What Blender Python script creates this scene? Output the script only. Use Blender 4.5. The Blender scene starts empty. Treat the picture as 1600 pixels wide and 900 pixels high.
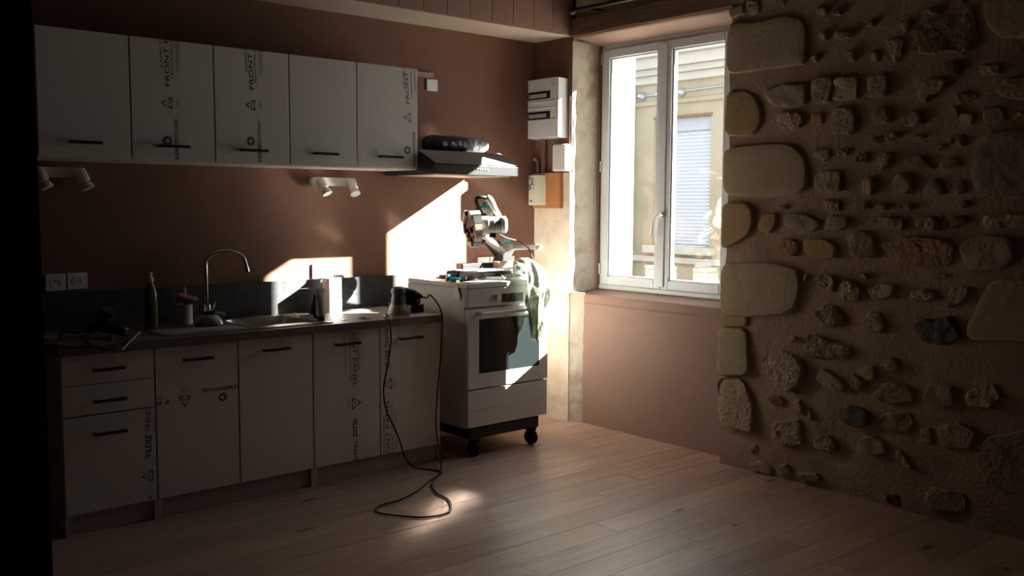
import bpy, bmesh, math, random
from mathutils import Vector, Matrix, noise
S = bpy.context.scene
COL = S.collection
random.seed(7)

# ------------------------------------------------------------------ camera
CAM = Vector((-1.1648, -4.8713, 1.4422))
YAW, PITCH, ROLL, FPX = 0.71055, 0.086805, 0.005227, 1494.71
_f = Vector((math.sin(YAW)*math.cos(PITCH), math.cos(YAW)*math.cos(PITCH), -math.sin(PITCH)))
_r0 = Vector((math.cos(YAW), -math.sin(YAW), 0)); _u0 = _r0.cross(_f)
_c, _s = math.cos(ROLL), math.sin(ROLL)
RT = _c*_r0 + _s*_u0; UP = -_s*_r0 + _c*_u0; FW = _f
cd = bpy.data.cameras.new('camera'); cam = bpy.data.objects.new('camera', cd); COL.objects.link(cam)
cd.sensor_width = 36.0; cd.lens = FPX*36/1600; cd.clip_start = 0.05; cd.clip_end = 200
cam.matrix_world = Matrix(((RT.x, UP.x, -FW.x, CAM.x), (RT.y, UP.y, -FW.y, CAM.y), (RT.z, UP.z, -FW.z, CAM.z), (0, 0, 0, 1)))
S.camera = cam

def ray(px, py):
    return RT*((px-800)/FPX) - UP*((py-450)/FPX) + FW
def un(px, py, ax, val):
    """point seen at a photo pixel on the plane axis = val"""
    d = ray(px, py); return CAM + d*((val-CAM[ax])/d[ax])

# ------------------------------------------------------------------ light
SUN_D = Vector((-0.85, 0.50, -0.48)).normalized()
sl = bpy.data.lights.new('sun', 'SUN'); sl.energy = 46.0; sl.angle = math.radians(0.53); sl.color = (1.0, 0.95, 0.86)
sun = bpy.data.objects.new('sun', sl); COL.objects.link(sun)
sun.rotation_euler = SUN_D.to_track_quat('-Z', 'Y').to_euler(); sun.location = (9, -6, 8)
W = bpy.data.worlds.new('sky'); S.world = W; W.use_nodes = True
wn = W.node_tree; wn.nodes.clear()
wo = wn.nodes.new('ShaderNodeOutputWorld'); wb = wn.nodes.new('ShaderNodeBackground')
wb.inputs['Color'].default_value = (0.80, 0.90, 1.0, 1); wb.inputs['Strength'].default_value = 1.6
wn.links.new(wb.outputs[0], wo.inputs[0])
vs = S.view_settings; vs.view_transform = 'Standard'; vs.look = 'None'; vs.gamma = 1.0; vs.exposure = 1.05
vs.use_curve_mapping = False
S.cycles.blur_glossy = 0.0; S.cycles.sample_clamp_indirect = 0.0; S.cycles.use_guiding = True; S.cycles.use_surface_guiding = True

# ------------------------------------------------------------------ helpers
WL = {}
def link(o, parent, wl):
    COL.objects.link(o); wl = Vector(wl); WL[o.name] = wl
    if parent is not None:
        o.parent = parent; o.location = wl - WL[parent.name]
    else:
        o.location = wl
    return o
def mk(name, verts, faces, mat, parent=None, smooth=False, mats=None, midx=None):
    vs_ = [Vector(v) for v in verts]
    lo = Vector([min(v[i] for v in vs_) for i in range(3)]); hi = Vector([max(v[i] for v in vs_) for i in range(3)])
    org = Vector(((lo.x+hi.x)/2, (lo.y+hi.y)/2, lo.z))
    me = bpy.data.meshes.new(name); me.from_pydata([tuple(v-org) for v in vs_], [], faces)
    bm = bmesh.new(); bm.from_mesh(me); bmesh.ops.recalc_face_normals(bm, faces=bm.faces[:]); bm.to_mesh(me); bm.free()
    me.materials.append(mat)
    if smooth:
        for p in me.polygons: p.use_smooth = True
    me.update()
    return link(bpy.data.objects.new(name, me), parent, org)
def mkbm(name, bm, mat, parent=None, smooth=False, ang=None):
    bmesh.ops.recalc_face_normals(bm, faces=bm.faces[:])
    co = [v.co.copy() for v in bm.verts]
    lo = Vector([min(v[i] for v in co) for i in range(3)]); hi = Vector([max(v[i] for v in co) for i in range(3)])
    org = Vector(((lo.x+hi.x)/2, (lo.y+hi.y)/2, lo.z))
    bmesh.ops.translate(bm, verts=bm.verts[:], vec=-org)
    me = bpy.data.meshes.new(name); bm.to_mesh(me); bm.free(); me.materials.append(mat)
    if smooth:
        for p in me.polygons: p.use_smooth = True
        try: me.set_sharp_from_angle(angle=ang or math.radians(40))
        except Exception: pass
    return link(bpy.data.objects.new(name, me), parent, org)
def thing(name, label, cat, loc, group=None):
    o = bpy.data.objects.new(name, None); o.empty_display_size = 0.1; link(o, None, loc)
    o['label'] = label; o['category'] = cat
    if group: o['group'] = group
    return o
def tag(o, label, cat, group=None):
    o['label'] = label; o['category'] = cat
    if group: o['group'] = group
    return o
def struct(o, label=None):
    o['kind'] = 'structure'
    if label: o['label'] = label
    return o
def bm_box(bm, x0, x1, y0, y1, z0, z1, bev=0, M=None):
    vs_ = [bm.verts.new((x, y, z)) for x in (x0, x1) for y in (y0, y1) for z in (z0, z1)]
    fs = [bm.faces.new([vs_[i] for i in q]) for q in ((0,1,3,2),(4,6,7,5),(0,4,5,1),(2,3,7,6),(0,2,6,4),(1,5,7,3))]
    if bev > 0:
        es = list({e for f in fs for e in f.edges})
        r = bmesh.ops.bevel(bm, geom=es, offset=bev, segments=2, profile=0.5, affect='EDGES')
    if M is not None:
        pass
    return vs_
def box(name, x0, x1, y0, y1, z0, z1, mat, parent=None, bev=0.0):
    bm = bmesh.new(); x0, x1 = sorted((x0, x1)); y0, y1 = sorted((y0, y1)); z0, z1 = sorted((z0, z1))
    bm_box(bm, x0, x1, y0, y1, z0, z1, bev); return mkbm(name, bm, mat, parent)
def obox(name, c, ax, ay, az, hx, hy, hz, mat, parent=None, bev=0.0):
    """box with its own axes"""
    bm = bmesh.new(); bm_box(bm, -hx, hx, -hy, hy, -hz, hz, bev)
    ax, ay, az = Vector(ax).normalized(), Vector(ay).normalized(), Vector(az).normalized()
    for v in bm.verts: v.co = Vector(c) + ax*v.co.x + ay*v.co.y + az*v.co.z
    return mkbm(name, bm, mat, parent)
def frame_axes(d):
    d = Vector(d).normalized(); a = Vector((0, 0, 1)) if abs(d.z) < 0.9 else Vector((1, 0, 0))
    u = d.cross(a).normalized(); return u, d.cross(u).normalized(), d
def lathe(name, p0, d, prof, mat, parent=None, n=20, smooth=True, sx=1.0, sy=1.0, u=None):
    """turned shape: prof = [(radius, height along d)]"""
    a, b, d = frame_axes(d)
    if u is not None: a = Vector(u).normalized(); b = d.cross(a).normalized()
    bm = bmesh.new(); rings = []
    for r, h in prof:
        c = Vector(p0) + d*h
        rings.append([bm.verts.new(c + a*(math.cos(2*math.pi*i/n)*r*sx) + b*(math.sin(2*math.pi*i/n)*r*sy)) for i in range(n)])
    for q in range(len(rings)-1):
        for i in range(n):
            bm.faces.new((rings[q][i], rings[q][(i+1) % n], rings[q+1][(i+1) % n], rings[q+1][i]))
    bm.faces.new(rings[0]); bm.faces.new(rings[-1])
    return mkbm(name, bm, mat, parent, smooth)
def cyl(name, p0, p1, r, mat, parent=None, n=16, r1=None):
    d = Vector(p1)-Vector(p0)
    return lathe(name, p0, d, [(r, 0), (r if r1 is None else r1, d.length)], mat, parent, n)
def smoothpts(pts, k=6):
    P = [Vector(p) for p in pts]; out = []
    for i in range(len(P)-1):
        a = P[max(i-1, 0)]; b = P[i]; c = P[i+1]; d = P[min(i+2, len(P)-1)]
        for j in range(k):
            t = j/k
            out.append(0.5*((2*b)+(c-a)*t+(2*a-5*b+4*c-d)*t*t+(3*b-a-3*c+d)*t**3))
    out.append(P[-1]); return out
def bm_tube(bm, pts, r, n=8):
    up = Vector((0, 0, 1)); rings = []; prev = None
    for i, p in enumerate(pts):
        t = (pts[min(i+1, len(pts)-1)]-pts[max(i-1, 0)]).normalized()
        if prev is None:
            a = t.cross(up)
            if a.length < 0.1: a = t.cross(Vector((1, 0, 0)))
        else:
            a = prev - t*prev.dot(t)
        a.normalize(); prev = a; b = t.cross(a)
        rr = r[i] if isinstance(r, (list, tuple)) else r
        rings.append([bm.verts.new(p + (a*math.cos(2*math.pi*j/n)+b*math.sin(2*math.pi*j/n))*rr) for j in range(n)])
    for q in range(len(rings)-1):
        for j in range(n):
            bm.faces.new((rings[q][j], rings[q][(j+1) % n], rings[q+1][(j+1) % n], rings[q+1][j]))
    bm.faces.new(rings[0]); bm.faces.new(rings[-1])
def tube(name, pts, r, mat, parent=None, n=8, k=6, raw=False):
    P = [Vector(p) for p in pts] if raw else smoothpts(pts, k)
    bm = bmesh.new(); bm_tube(bm, P, r, n); return mkbm(name, bm, mat, parent, True, math.radians(60))
def prism(name, poly, vec, mat, parent=None, bev=0.0, smooth=False):
    """poly = 3-D outline, swept by vec"""
    bm = bmesh.new(); P = [Vector(p) for p in poly]; v = Vector(vec)
    a = [bm.verts.new(p) for p in P]; b = [bm.verts.new(p+v) for p in P]; n = len(P)
    bm.faces.new(a); bm.faces.new(b)
    for i in range(n): bm.faces.new((a[i], a[(i+1) % n], b[(i+1) % n], b[i]))
    if bev: bmesh.ops.bevel(bm, geom=bm.edges[:], offset=bev, segments=2, profile=0.5, affect='EDGES')
    return mkbm(name, bm, mat, parent, smooth)

# ------------------------------------------------------------------ materials
def mat(name, col, rough=0.6, metal=0.0, var=None, scale=6.0, detail=6.0, bump=0.0, bscale=40.0, spec=0.5,
        stretch=None, var2=None, trans=0.0, coat=0.0, alpha=1.0, perobj=0.0, ior=1.45):
    m = bpy.data.materials.new(name); m.use_nodes = True; nt = m.node_tree; N = nt.nodes; L = nt.links
    b = N['Principled BSDF']; b.inputs['Roughness'].default_value = rough; b.inputs['Metallic'].default_value = metal
    b.inputs['Base Color'].default_value = (*col, 1); b.inputs['Specular IOR Level'].default_value = spec; b.inputs['IOR'].default_value = ior
    b.inputs['Transmission Weight'].default_value = trans; b.inputs['Coat Weight'].default_value = coat; b.inputs['Alpha'].default_value = alpha
    tc = N.new('ShaderNodeTexCoord'); vec = tc.outputs['Object']
    if stretch:
        mp = N.new('ShaderNodeMapping'); mp.inputs['Scale'].default_value = stretch; L.new(vec, mp.inputs['Vector']); vec = mp.outputs['Vector']
    cur = None
    if var is not None:
        n1 = N.new('ShaderNodeTexNoise'); n1.inputs['Scale'].default_value = scale; n1.inputs['Detail'].default_value = detail
        n1.inputs['Roughness'].default_value = 0.65; L.new(vec, n1.inputs['Vector'])
        cr = N.new('ShaderNodeValToRGB'); cr.color_ramp.elements[0].position = 0.32; cr.color_ramp.elements[1].position = 0.70
        cr.color_ramp.elements[0].color = (*col, 1); cr.color_ramp.elements[1].color = (*var, 1)
        if var2 is not None:
            e = cr.color_ramp.elements.new(0.5); e.color = (*var2, 1)
        L.new(n1.outputs['Fac'], cr.inputs['Fac']); cur = cr.outputs['Color']
    if perobj:
        oi = N.new('ShaderNodeObjectInfo'); hs = N.new('ShaderNodeHueSaturation')
        mr = N.new('ShaderNodeMapRange'); mr.inputs['To Min'].default_value = 1-perobj; mr.inputs['To Max'].default_value = 1+perobj
        L.new(oi.outputs['Random'], mr.inputs['Value']); L.new(mr.outputs['Result'], hs.inputs['Value'])
        if cur is None: hs.inputs['Color'].default_value = (*col, 1)
        else: L.new(cur, hs.inputs['Color'])
        cur = hs.outputs['Color']
    if cur is not None: L.new(cur, b.inputs['Base Color'])
    if bump:
        n2 = N.new('ShaderNodeTexNoise'); n2.inputs['Scale'].default_value = bscale; n2.inputs['Detail'].default_value = 5
        L.new(vec, n2.inputs['Vector']); bp = N.new('ShaderNodeBump'); bp.inputs['Strength'].default_value = bump; bp.inputs['Distance'].default_value = 0.02
        L.new(n2.outputs['Fac'], bp.inputs['Height']); L.new(bp.outputs['Normal'], b.inputs['Normal'])
    return m
def wood_mat(name, c0, c1, knot, rough=0.5, wash=0.0):
    """long grain along X, a few knots, every board its own tone"""
    m = bpy.data.materials.new(name); m.use_nodes = True; nt = m.node_tree; N = nt.nodes; L = nt.links
    b = N['Principled BSDF']; b.inputs['Roughness'].default_value = rough
    tc = N.new('ShaderNodeTexCoord'); oi = N.new('ShaderNodeObjectInfo')
    add = N.new('ShaderNodeVectorMath'); add.operation = 'ADD'; sc = N.new('ShaderNodeVectorMath'); sc.operation = 'SCALE'
    cmb = N.new('ShaderNodeCombineXYZ'); L.new(oi.outputs['Random'], cmb.inputs[0]); L.new(oi.outputs['Random'], cmb.inputs[1]); L.new(oi.outputs['Random'], cmb.inputs[2])
    L.new(cmb.outputs[0], sc.inputs[0]); sc.inputs['Scale'].default_value = 37.0
    L.new(tc.outputs['Object'], add.inputs[0]); L.new(sc.outputs[0], add.inputs[1])
    mp = N.new('ShaderNodeMapping'); mp.inputs['Scale'].default_value = (1.2, 14, 14); L.new(add.outputs[0], mp.inputs['Vector'])
    n1 = N.new('ShaderNodeTexNoise'); n1.inputs['Scale'].default_value = 1.6; n1.inputs['Detail'].default_value = 8; n1.inputs['Distortion'].default_value = 0.6
    L.new(mp.outputs[0], n1.inputs['Vector'])
    cr = N.new('ShaderNodeValToRGB'); cr.color_ramp.elements[0].position = 0.3; cr.color_ramp.elements[1].position = 0.72
    cr.color_ramp.elements[0].color = (*c0, 1); cr.color_ramp.elements[1].color = (*c1, 1); L.new(n1.outputs['Fac'], cr.inputs['Fac'])
    mk_ = N.new('ShaderNodeMapping'); mk_.inputs['Scale'].default_value = (1.1, 3.6, 3.6); L.new(add.outputs[0], mk_.inputs['Vector'])
    vo = N.new('ShaderNodeTexVoronoi'); vo.inputs['Scale'].default_value = 1.7; L.new(mk_.outputs[0], vo.inputs['Vector'])
    kr = N.new('ShaderNodeValToRGB'); kr.color_ramp.elements[0].position = 0.05; kr.color_ramp.elements[1].position = 0.13
    kr.color_ramp.elements[0].color = (1, 1, 1, 1); kr.color_ramp.elements[1].color = (0, 0, 0, 1); L.new(vo.outputs['Distance'], kr.inputs['Fac'])
    mx = N.new('ShaderNodeMixRGB'); mx.inputs['Color2'].default_value = (*knot, 1); L.new(kr.outputs[0], mx.inputs['Fac']); L.new(cr.outputs[0], mx.inputs['Color1'])
    hs = N.new('ShaderNodeHueSaturation'); mr = N.new('ShaderNodeMapRange'); mr.inputs['To Min'].default_value = 0.88; mr.inputs['To Max'].default_value = 1.10
    L.new(oi.outputs['Random'], mr.inputs['Value']); L.new(mr.outputs[0], hs.inputs['Value']); L.new(mx.outputs[0], hs.inputs['Color'])
    L.new(hs.outputs[0], b.inputs['Base Color'])
    bp = N.new('ShaderNodeBump'); bp.inputs['Strength'].default_value = 0.12; bp.inputs['Distance'].default_value = 0.004
    L.new(n1.outputs['Fac'], bp.inputs['Height']); L.new(bp.outputs[0], b.inputs['Normal'])
    return m

M = {}
M['paint'] = mat('brown_wall_paint', (0.195, 0.094, 0.062), 0.85, var=(0.218, 0.107, 0.071), scale=3, bump=0.05, bscale=60)
M['paint_pink'] = mat('clay_wall_paint', (0.29, 0.178, 0.136), 0.75, var=(0.32, 0.20, 0.155), scale=4, bump=0.06, bscale=30)
M['fascia'] = mat('painted_boarding', (0.34, 0.20, 0.145), 0.7, var=(0.38, 0.23, 0.17), scale=3, stretch=(6, 1, 1), bump=0.05, perobj=0.05)
M['soffit'] = mat('pale_soffit', (0.62, 0.50, 0.40), 0.8, var=(0.70, 0.58, 0.47), scale=4)
M['ceil'] = mat('low_fill_ceiling', (0.11, 0.075, 0.052), 0.9)  # unseen ceiling, made dark to cut the room's fill light
M['dark_wall'] = mat('unlit_dark_wall', (0.060, 0.048, 0.042), 0.9)  # unlit look of the partition and rear walls put into the base colour
M['mortar'] = mat('lime_mortar', (0.395, 0.265, 0.187), 0.95, var=(0.47, 0.325, 0.235), scale=7, bump=0.35, bscale=55)
M['reveal'] = mat('limestone_plaster', (0.34, 0.25, 0.17), 0.9, var=(0.60, 0.56, 0.48), var2=(0.54, 0.47, 0.375), scale=5, bump=0.5, bscale=22)
M['pier'] = mat('bare_limestone_face', (0.66, 0.52, 0.37), 0.9, var=(0.80, 0.72, 0.60), scale=5, bump=0.35, bscale=25)
M['st_tan'] = mat('stone_tan', (0.42, 0.295, 0.20), 0.95, var=(0.55, 0.41, 0.285), scale=9, bump=0.7, bscale=45, perobj=0.16)
M['st_rough'] = mat('stone_porous', (0.34, 0.235, 0.15), 0.95, var=(0.60, 0.455, 0.31), scale=22, bump=1.0, bscale=50, perobj=0.12)
M['st_pale'] = mat('stone_pale', (0.44, 0.34, 0.22), 0.9, var=(0.52, 0.41, 0.28), scale=4, bump=0.25, bscale=40, perobj=0.05)
M['st_yel'] = mat('stone_yellow', (0.43, 0.29, 0.145), 0.9, var=(0.48, 0.345, 0.19), scale=5, bump=0.3, bscale=40)
M['st_or'] = mat('stone_orange', (0.44, 0.25, 0.14), 0.95, var=(0.52, 0.36, 0.21), scale=12, bump=0.7, bscale=45)
M['st_dark'] = mat('stone_dark', (0.10, 0.085, 0.075), 0.9, var=(0.19, 0.16, 0.13), scale=12, bump=0.6, bscale=40)
M['st_grey'] = mat('stone_grey', (0.40, 0.305, 0.235), 0.95, var=(0.49, 0.39, 0.31), scale=8, bump=0.4, bscale=40, perobj=0.08)
M['floor'] = wood_mat('pine_floorboard', (0.43, 0.265, 0.20), (0.57, 0.395, 0.32), (0.15, 0.068, 0.045), 0.40)
M['subfloor'] = mat('dark_subfloor', (0.06, 0.04, 0.03), 0.9)
M['beam'] = mat('old_oak_lintel', (0.16, 0.085, 0.05), 0.85, var=(0.26, 0.15, 0.095), scale=4, stretch=(8, 1, 8), bump=0.5, bscale=20)
M['pvc'] = mat('white_window_plastic', (0.60, 0.635, 0.66), 0.3)
M['gasket'] = mat('grey_gasket', (0.25, 0.26, 0.26), 0.6)
M['door'] = mat('white_gloss_board', (0.84, 0.80, 0.75), 0.16, spec=0.45)
M['carcass'] = mat('white_melamine', (0.66, 0.58, 0.52), 0.5)
M['plinth'] = mat('grey_melamine_plinth', (0.50, 0.42, 0.37), 0.55)
M['ink'] = mat('black_print', (0.02, 0.018, 0.018), 0.5)
M['ink_grey'] = mat('grey_print', (0.24, 0.22, 0.21), 0.5)
M['handle'] = mat('dark_bronze_metal', (0.07, 0.055, 0.05), 0.35, metal=0.7)
M['top'] = mat('grey_worktop', (0.15, 0.13, 0.115), 0.5, var=(0.20, 0.175, 0.155), scale=18, bump=0.05)
M['splash'] = mat('slate_upstand', (0.030, 0.033, 0.036), 0.6, var=(0.065, 0.070, 0.074), scale=22, detail=8)
M['steel'] = mat('brushed_steel', (0.62, 0.60, 0.57), 0.28, metal=1.0)
M['chrome'] = mat('chrome', (0.78, 0.78, 0.78), 0.08, metal=1.0)
M['enamel'] = mat('white_enamel', (0.78, 0.77, 0.76), 0.15)
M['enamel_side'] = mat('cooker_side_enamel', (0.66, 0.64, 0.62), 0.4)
M['oven_glass'] = mat('dark_oven_glass', (0.012, 0.017, 0.018), 0.13, spec=1.0)
M['black'] = mat('black_plastic', (0.018, 0.017, 0.017), 0.45)
M['rubber'] = mat('black_rubber', (0.012, 0.011, 0.011), 0.7)
M['hood'] = mat('dark_hood_enamel', (0.05, 0.052, 0.055), 0.25)
M['hood_glass'] = mat('grey_smoked_glass', (0.32, 0.31, 0.30), 0.18)
M['hood_under'] = mat('hood_grease_filter', (0.62, 0.56, 0.48), 0.4, metal=0.3)
M['plastic_w'] = mat('white_plastic', (0.80, 0.78, 0.75), 0.4)
M['plastic_b'] = mat('beige_plastic', (0.72, 0.68, 0.52), 0.45)
M['wood_board'] = mat('varnished_board', (0.50, 0.20, 0.08), 0.4, var=(0.58, 0.26, 0.11), scale=4, stretch=(1, 8, 1))
M['offcut'] = mat('pine_offcut', (0.45, 0.29, 0.17), 0.7, var=(0.52, 0.36, 0.23), scale=4, stretch=(1, 1, 8))
M['tan_plastic'] = mat('tan_saw_plastic', (0.26, 0.17, 0.12), 0.5)
M['saw_dark'] = mat('dark_cast_metal', (0.013, 0.012, 0.012), 0.55)
M['saw_grey'] = mat('pale_saw_casting', (0.40, 0.38, 0.345), 0.5)
M['alu'] = mat('aluminium', (0.50, 0.50, 0.50), 0.4, metal=0.7)
M['teal'] = mat('teal_plastic', (0.02, 0.35, 0.42), 0.4)
M['cloth'] = mat('grey_green_cloth', (0.20, 0.225, 0.165), 0.95, var=(0.50, 0.51, 0.47), scale=9, bump=0.25, bscale=70)
M['bag'] = mat('black_film_wrap', (0.03, 0.028, 0.034), 0.16, bump=0.9, bscale=26)
M['clear_film'] = mat('clear_film_wrap', (0.30, 0.29, 0.32), 0.12, bump=1.0, bscale=30)
M['green_soap'] = mat('olive_green_plastic', (0.11, 0.12, 0.015), 0.2)
M['sponge'] = mat('orange_sponge', (0.52, 0.23, 0.14), 0.95, bump=0.6, bscale=90)
M['tin'] = mat('stained_tin', (0.46, 0.42, 0.38), 0.55, var=(0.62, 0.58, 0.53), scale=10)
M['grey_plastic'] = mat('blue_grey_plastic', (0.36, 0.40, 0.43), 0.35, var=(0.46, 0.50, 0.52), scale=12)
M['paper'] = mat('creased_paper', (0.62, 0.60, 0.57), 0.85, bump=0.5, bscale=25)
M['card'] = mat('white_carton', (0.84, 0.82, 0.78), 0.6)
M['tube_cream'] = mat('cream_tube', (0.68, 0.62, 0.50), 0.4)
M['sander'] = mat('grey_green_sander', (0.16, 0.20, 0.19), 0.45)
M['sander_pale'] = mat('pale_sander_skirt', (0.55, 0.53, 0.46), 0.5)
M['bulb'] = mat('frosted_lamp_face', (0.70, 0.67, 0.62), 0.35, bump=0.5, bscale=80)
M['facade'] = mat('cream_facade', (0.265, 0.222, 0.148), 0.9, var=(0.33, 0.285, 0.215), var2=(0.305, 0.253, 0.174), scale=1.3, bump=0.2, bscale=15)
M['cornice'] = mat('pale_cornice_stone', (0.37, 0.345, 0.295), 0.85, var=(0.41, 0.385, 0.34), scale=4)
M['shutter'] = mat('white_roller_slat', (0.33, 0.35, 0.385), 0.5)
M['zinc'] = mat('zinc_pipe', (0.36, 0.38, 0.44), 0.45, metal=0.5)
M['street'] = mat('street_asphalt', (0.22, 0.21, 0.20), 0.9, var=(0.28, 0.27, 0.26), scale=3)
M['ext_wall'] = mat('pale_exterior_limestone', (0.70, 0.63, 0.52), 0.9, var=(0.76, 0.70, 0.60), scale=3)
def glass_mat():
    """thin pane: clear, with the usual rise of reflection towards grazing angles"""
    m = bpy.data.materials.new('window_glass'); m.use_nodes = True; nt = m.node_tree; nt.nodes.clear(); N = nt.nodes; L = nt.links
    o = N.new('ShaderNodeOutputMaterial'); t = N.new('ShaderNodeBsdfTransparent'); g = N.new('ShaderNodeBsdfGlossy'); x = N.new('ShaderNodeMixShader')
    t.inputs['Color'].default_value = (0.95, 0.97, 0.96, 1); g.inputs['Roughness'].default_value = 0.0
    f = N.new('ShaderNodeLayerWeight'); f.inputs['Blend'].default_value = 0.5
    p = N.new('ShaderNodeMath'); p.operation = 'POWER'; p.inputs[1].default_value = 5.0; L.new(f.outputs['Facing'], p.inputs[0])
    q = N.new('ShaderNodeMath'); q.operation = 'MULTIPLY_ADD'; q.inputs[1].default_value = 0.9; q.inputs[2].default_value = 0.035; L.new(p.outputs[0], q.inputs[0])
    L.new(q.outputs[0], x.inputs[0]); L.new(t.outputs[0], x.inputs[1]); L.new(g.outputs[0], x.inputs[2]); L.new(x.outputs[0], o.inputs[0])
    return m
M['glass'] = glass_mat()

# ================================================================== THE ROOM
XW = 3.236          # window wall, face of the far pier
XS = 3.163          # face of the stone wall
XO = 3.73           # outer face of that wall
ZC = 2.95
# floor boards: every board its own object, running along the kitchen
fl = struct(box('floor', -3.2, 3.31, -6.4, 0.0, -0.06, -0.022, M['subfloor']), 'sanded pine board floor of the kitchen')
BW = 0.158
rows = int(6.4/BW)+1
for r in range(rows):
    y1 = -r*BW; y0 = max(y1-BW+0.0012, -6.4)
    x = -3.2 - random.random()*1.6
    while x < 3.30:
        Lb = random.choice((1.6, 1.9, 2.1, 2.4)); xa, xb = max(x, -3.2), min(x+Lb, 3.31)
        if xb-xa > 0.05 and not (y1 > -0.35 and xa < -0.5 and xb < 0.0):
            dz = random.uniform(-0.0006, 0.0)
            bm = bmesh.new(); bm_box(bm, xa, xb-0.0015, y0, y1, -0.022, dz, 0.0006)
            mkbm('floorboard', bm, M['floor'], fl)
        x += Lb
# kitchen wall (back), left wall, wall behind the camera, ceiling
struct(box('wall_back', -3.2, XW, 0.0, 0.25, -0.06, ZC, M['paint']), 'brown painted kitchen wall')
struct(box('wall_left', -3.4, -3.2, -6.6, 0.25, -0.06, ZC, M['dark_wall']))
struct(box('wall_front', -3.2, XO, -6.6, -6.4, -0.06, ZC, M['dark_wall']))
struct(box('ceiling', -3.4, XO, -6.6, 0.25, ZC, ZC+0.15, M['ceil']))
pe = un(66, 450, 1, -2.95)
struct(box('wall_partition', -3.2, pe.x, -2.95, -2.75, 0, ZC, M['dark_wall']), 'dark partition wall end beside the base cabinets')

# window wall: far pier with its bare reveal
AY = -0.348
pier = struct(box('wall_window', XW, XO, -0.30, 0.25, -0.06, ZC, M['paint']), 'brown painted pier between kitchen and window')
def bumpy(name, pts, nu, nv, nrm, amp, sc, m, parent, back=0.04, fringe=True):
    """uneven plaster sheet between four corners (bl, br, tr, tl), thick towards the back"""
    bl, br, tr, tl = [Vector(p) for p in pts]; nrm = Vector(nrm).normalized(); bm = bmesh.new(); g = []
    for j in range(nv+1):
        row = []
        for i in range(nu+1):
            u, v = i/nu, j/nv
            p = (bl*(1-u)+br*u)*(1-v)+(tl*(1-u)+tr*u)*v
            h = noise.noise(p*sc)*amp+noise.noise(p*sc*3.1)*amp*0.4
            if i in (0, nu) or j in (0, nv): h *= 0.6
            row.append(bm.verts.new(p+nrm*h))
        g.append(row)
    for j in range(nv):
        for i in range(nu): bm.faces.new((g[j][i], g[j][i+1], g[j+1][i+1], g[j+1][i]))
    rim = [g[0][i] for i in range(nu+1)]+[g[j][nu] for j in range(1, nv+1)]+[g[nv][i] for i in range(nu-1, -1, -1)]+[g[j][0] for j in range(nv-1, 0, -1)]
    bk = [bm.verts.new(v.co-nrm*back) for v in rim]
    for i in range(len(rim)):
        k = (i+1) % len(rim); bm.faces.new((rim[i], rim[k], bk[k], bk[i]))
    return mkbm(name, bm, m, parent, True, math.radians(50))
# painted upper pier face (proud plaster) and bare stone below the board
box('painted_pier_face', XW-0.004, XW, AY+0.004, 0.0, 1.66, 2.527, M['paint'], pier)
bumpy('bare_pier_face', [(XW-0.014, -0.001, 0), (XW-0.012, AY, 0), (XW-0.012, AY, 1.655), (XW-0.014, -0.001, 1.655)], 10, 46, (-1, 0, 0), 0.010, 7, M['pier'], pier)
# reveal above the sill and rough jamb below it
zs = 0.87
bumpy('reveal_limestone', [(XW, AY, zs), (3.452, -0.374, zs), (3.452, -0.374, 2.50), (XW, AY, 2.50)], 8, 44, (-0.12, -1, 0), 0.006, 8, M['reveal'], pier)
bumpy('jamb_limestone', [(XW-0.002, AY, 0), (3.292, -0.425, 0), (3.292, -0.432, zs), (XW-0.002, AY, zs)], 8, 26, (-0.75, -0.65, 0), 0.009, 10, M['reveal'], pier, back=0.03)
bm = bmesh.new(); bm_box(bm, 3.25, XO, -0.342, -0.29, -0.06, 2.6); mkbm('reveal_core', bm, M['reveal'], pier)
box('painted_rebate', 3.452, 3.50, -0.391, -0.33, zs-0.02, 2.49, M['paint'], pier)
bumpy('arris_plaster', [(XW-0.010, AY+0.012, 1.645), (XW+0.012, AY-0.004, 1.645), (XW+0.012, AY-0.004, 2.15), (XW-0.010, AY+0.012, 2.15)], 3, 30, (-0.6, -0.8, 0), 0.006, 14, M['pier'], pier, back=0.012)
struct(box('wall_outer_jamb', 3.52, XO, -0.445, -0.30, 0.5, 2.6, M['ext_wall']), 'sunlit outer stone jamb of the window')
struct(box('wall_near_jamb', 3.46, XO, -1.70, -1.462, 0.5, 2.6, M['ext_wall']), 'near window jamb')
# breast wall under the window
br = struct(box('wall_below_window', 3.295, XO, -1.64, -0.36, -0.06, 0.845, M['paint_pink']), 'clay painted breast wall under the window')
prism('sill_slope', [(3.287, -0.40, 0.80), (3.287, -0.40, 0.846), (3.293, -0.40, 0.857), (3.303, -0.40, 0.861), (3.455, -0.40, 0.884), (3.54, -0.40, 0.884), (3.54, -0.40, 0.80)], (0, -1.22, 0), M['paint_pink'], br)
box('breast_board', 3.287, 3.296, -1.62, -0.415, 0.0, 0.802, M['paint_pink'], br)
# lintel zone above the window
lw = struct(box('wall_above_window', 3.30, XO, -1.66, -0.29, 2.515, ZC, M['paint']), 'plastered wall over the window')
bm = bmesh.new(); bm_box(bm, 3.25, 3.31, -1.75, -0.36, 2.64, ZC); mkbm('stone_infill', bm, M['st_pale'], lw)
prism('head_plaster', [(3.25, -0.37, 2.517), (3.47, -0.37, 2.480), (3.55, -0.37, 2.480), (3.55, -0.37, 2.56), (3.25, -0.37, 2.56)], (0, -1.28, 0), M['paint_pink'], lw)
struct(box('wall_outer_lintel', 3.49, XO, -1.80, -0.30, 2.445, 2.56, M['ext_wall']), 'outer stone window lintel')
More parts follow.
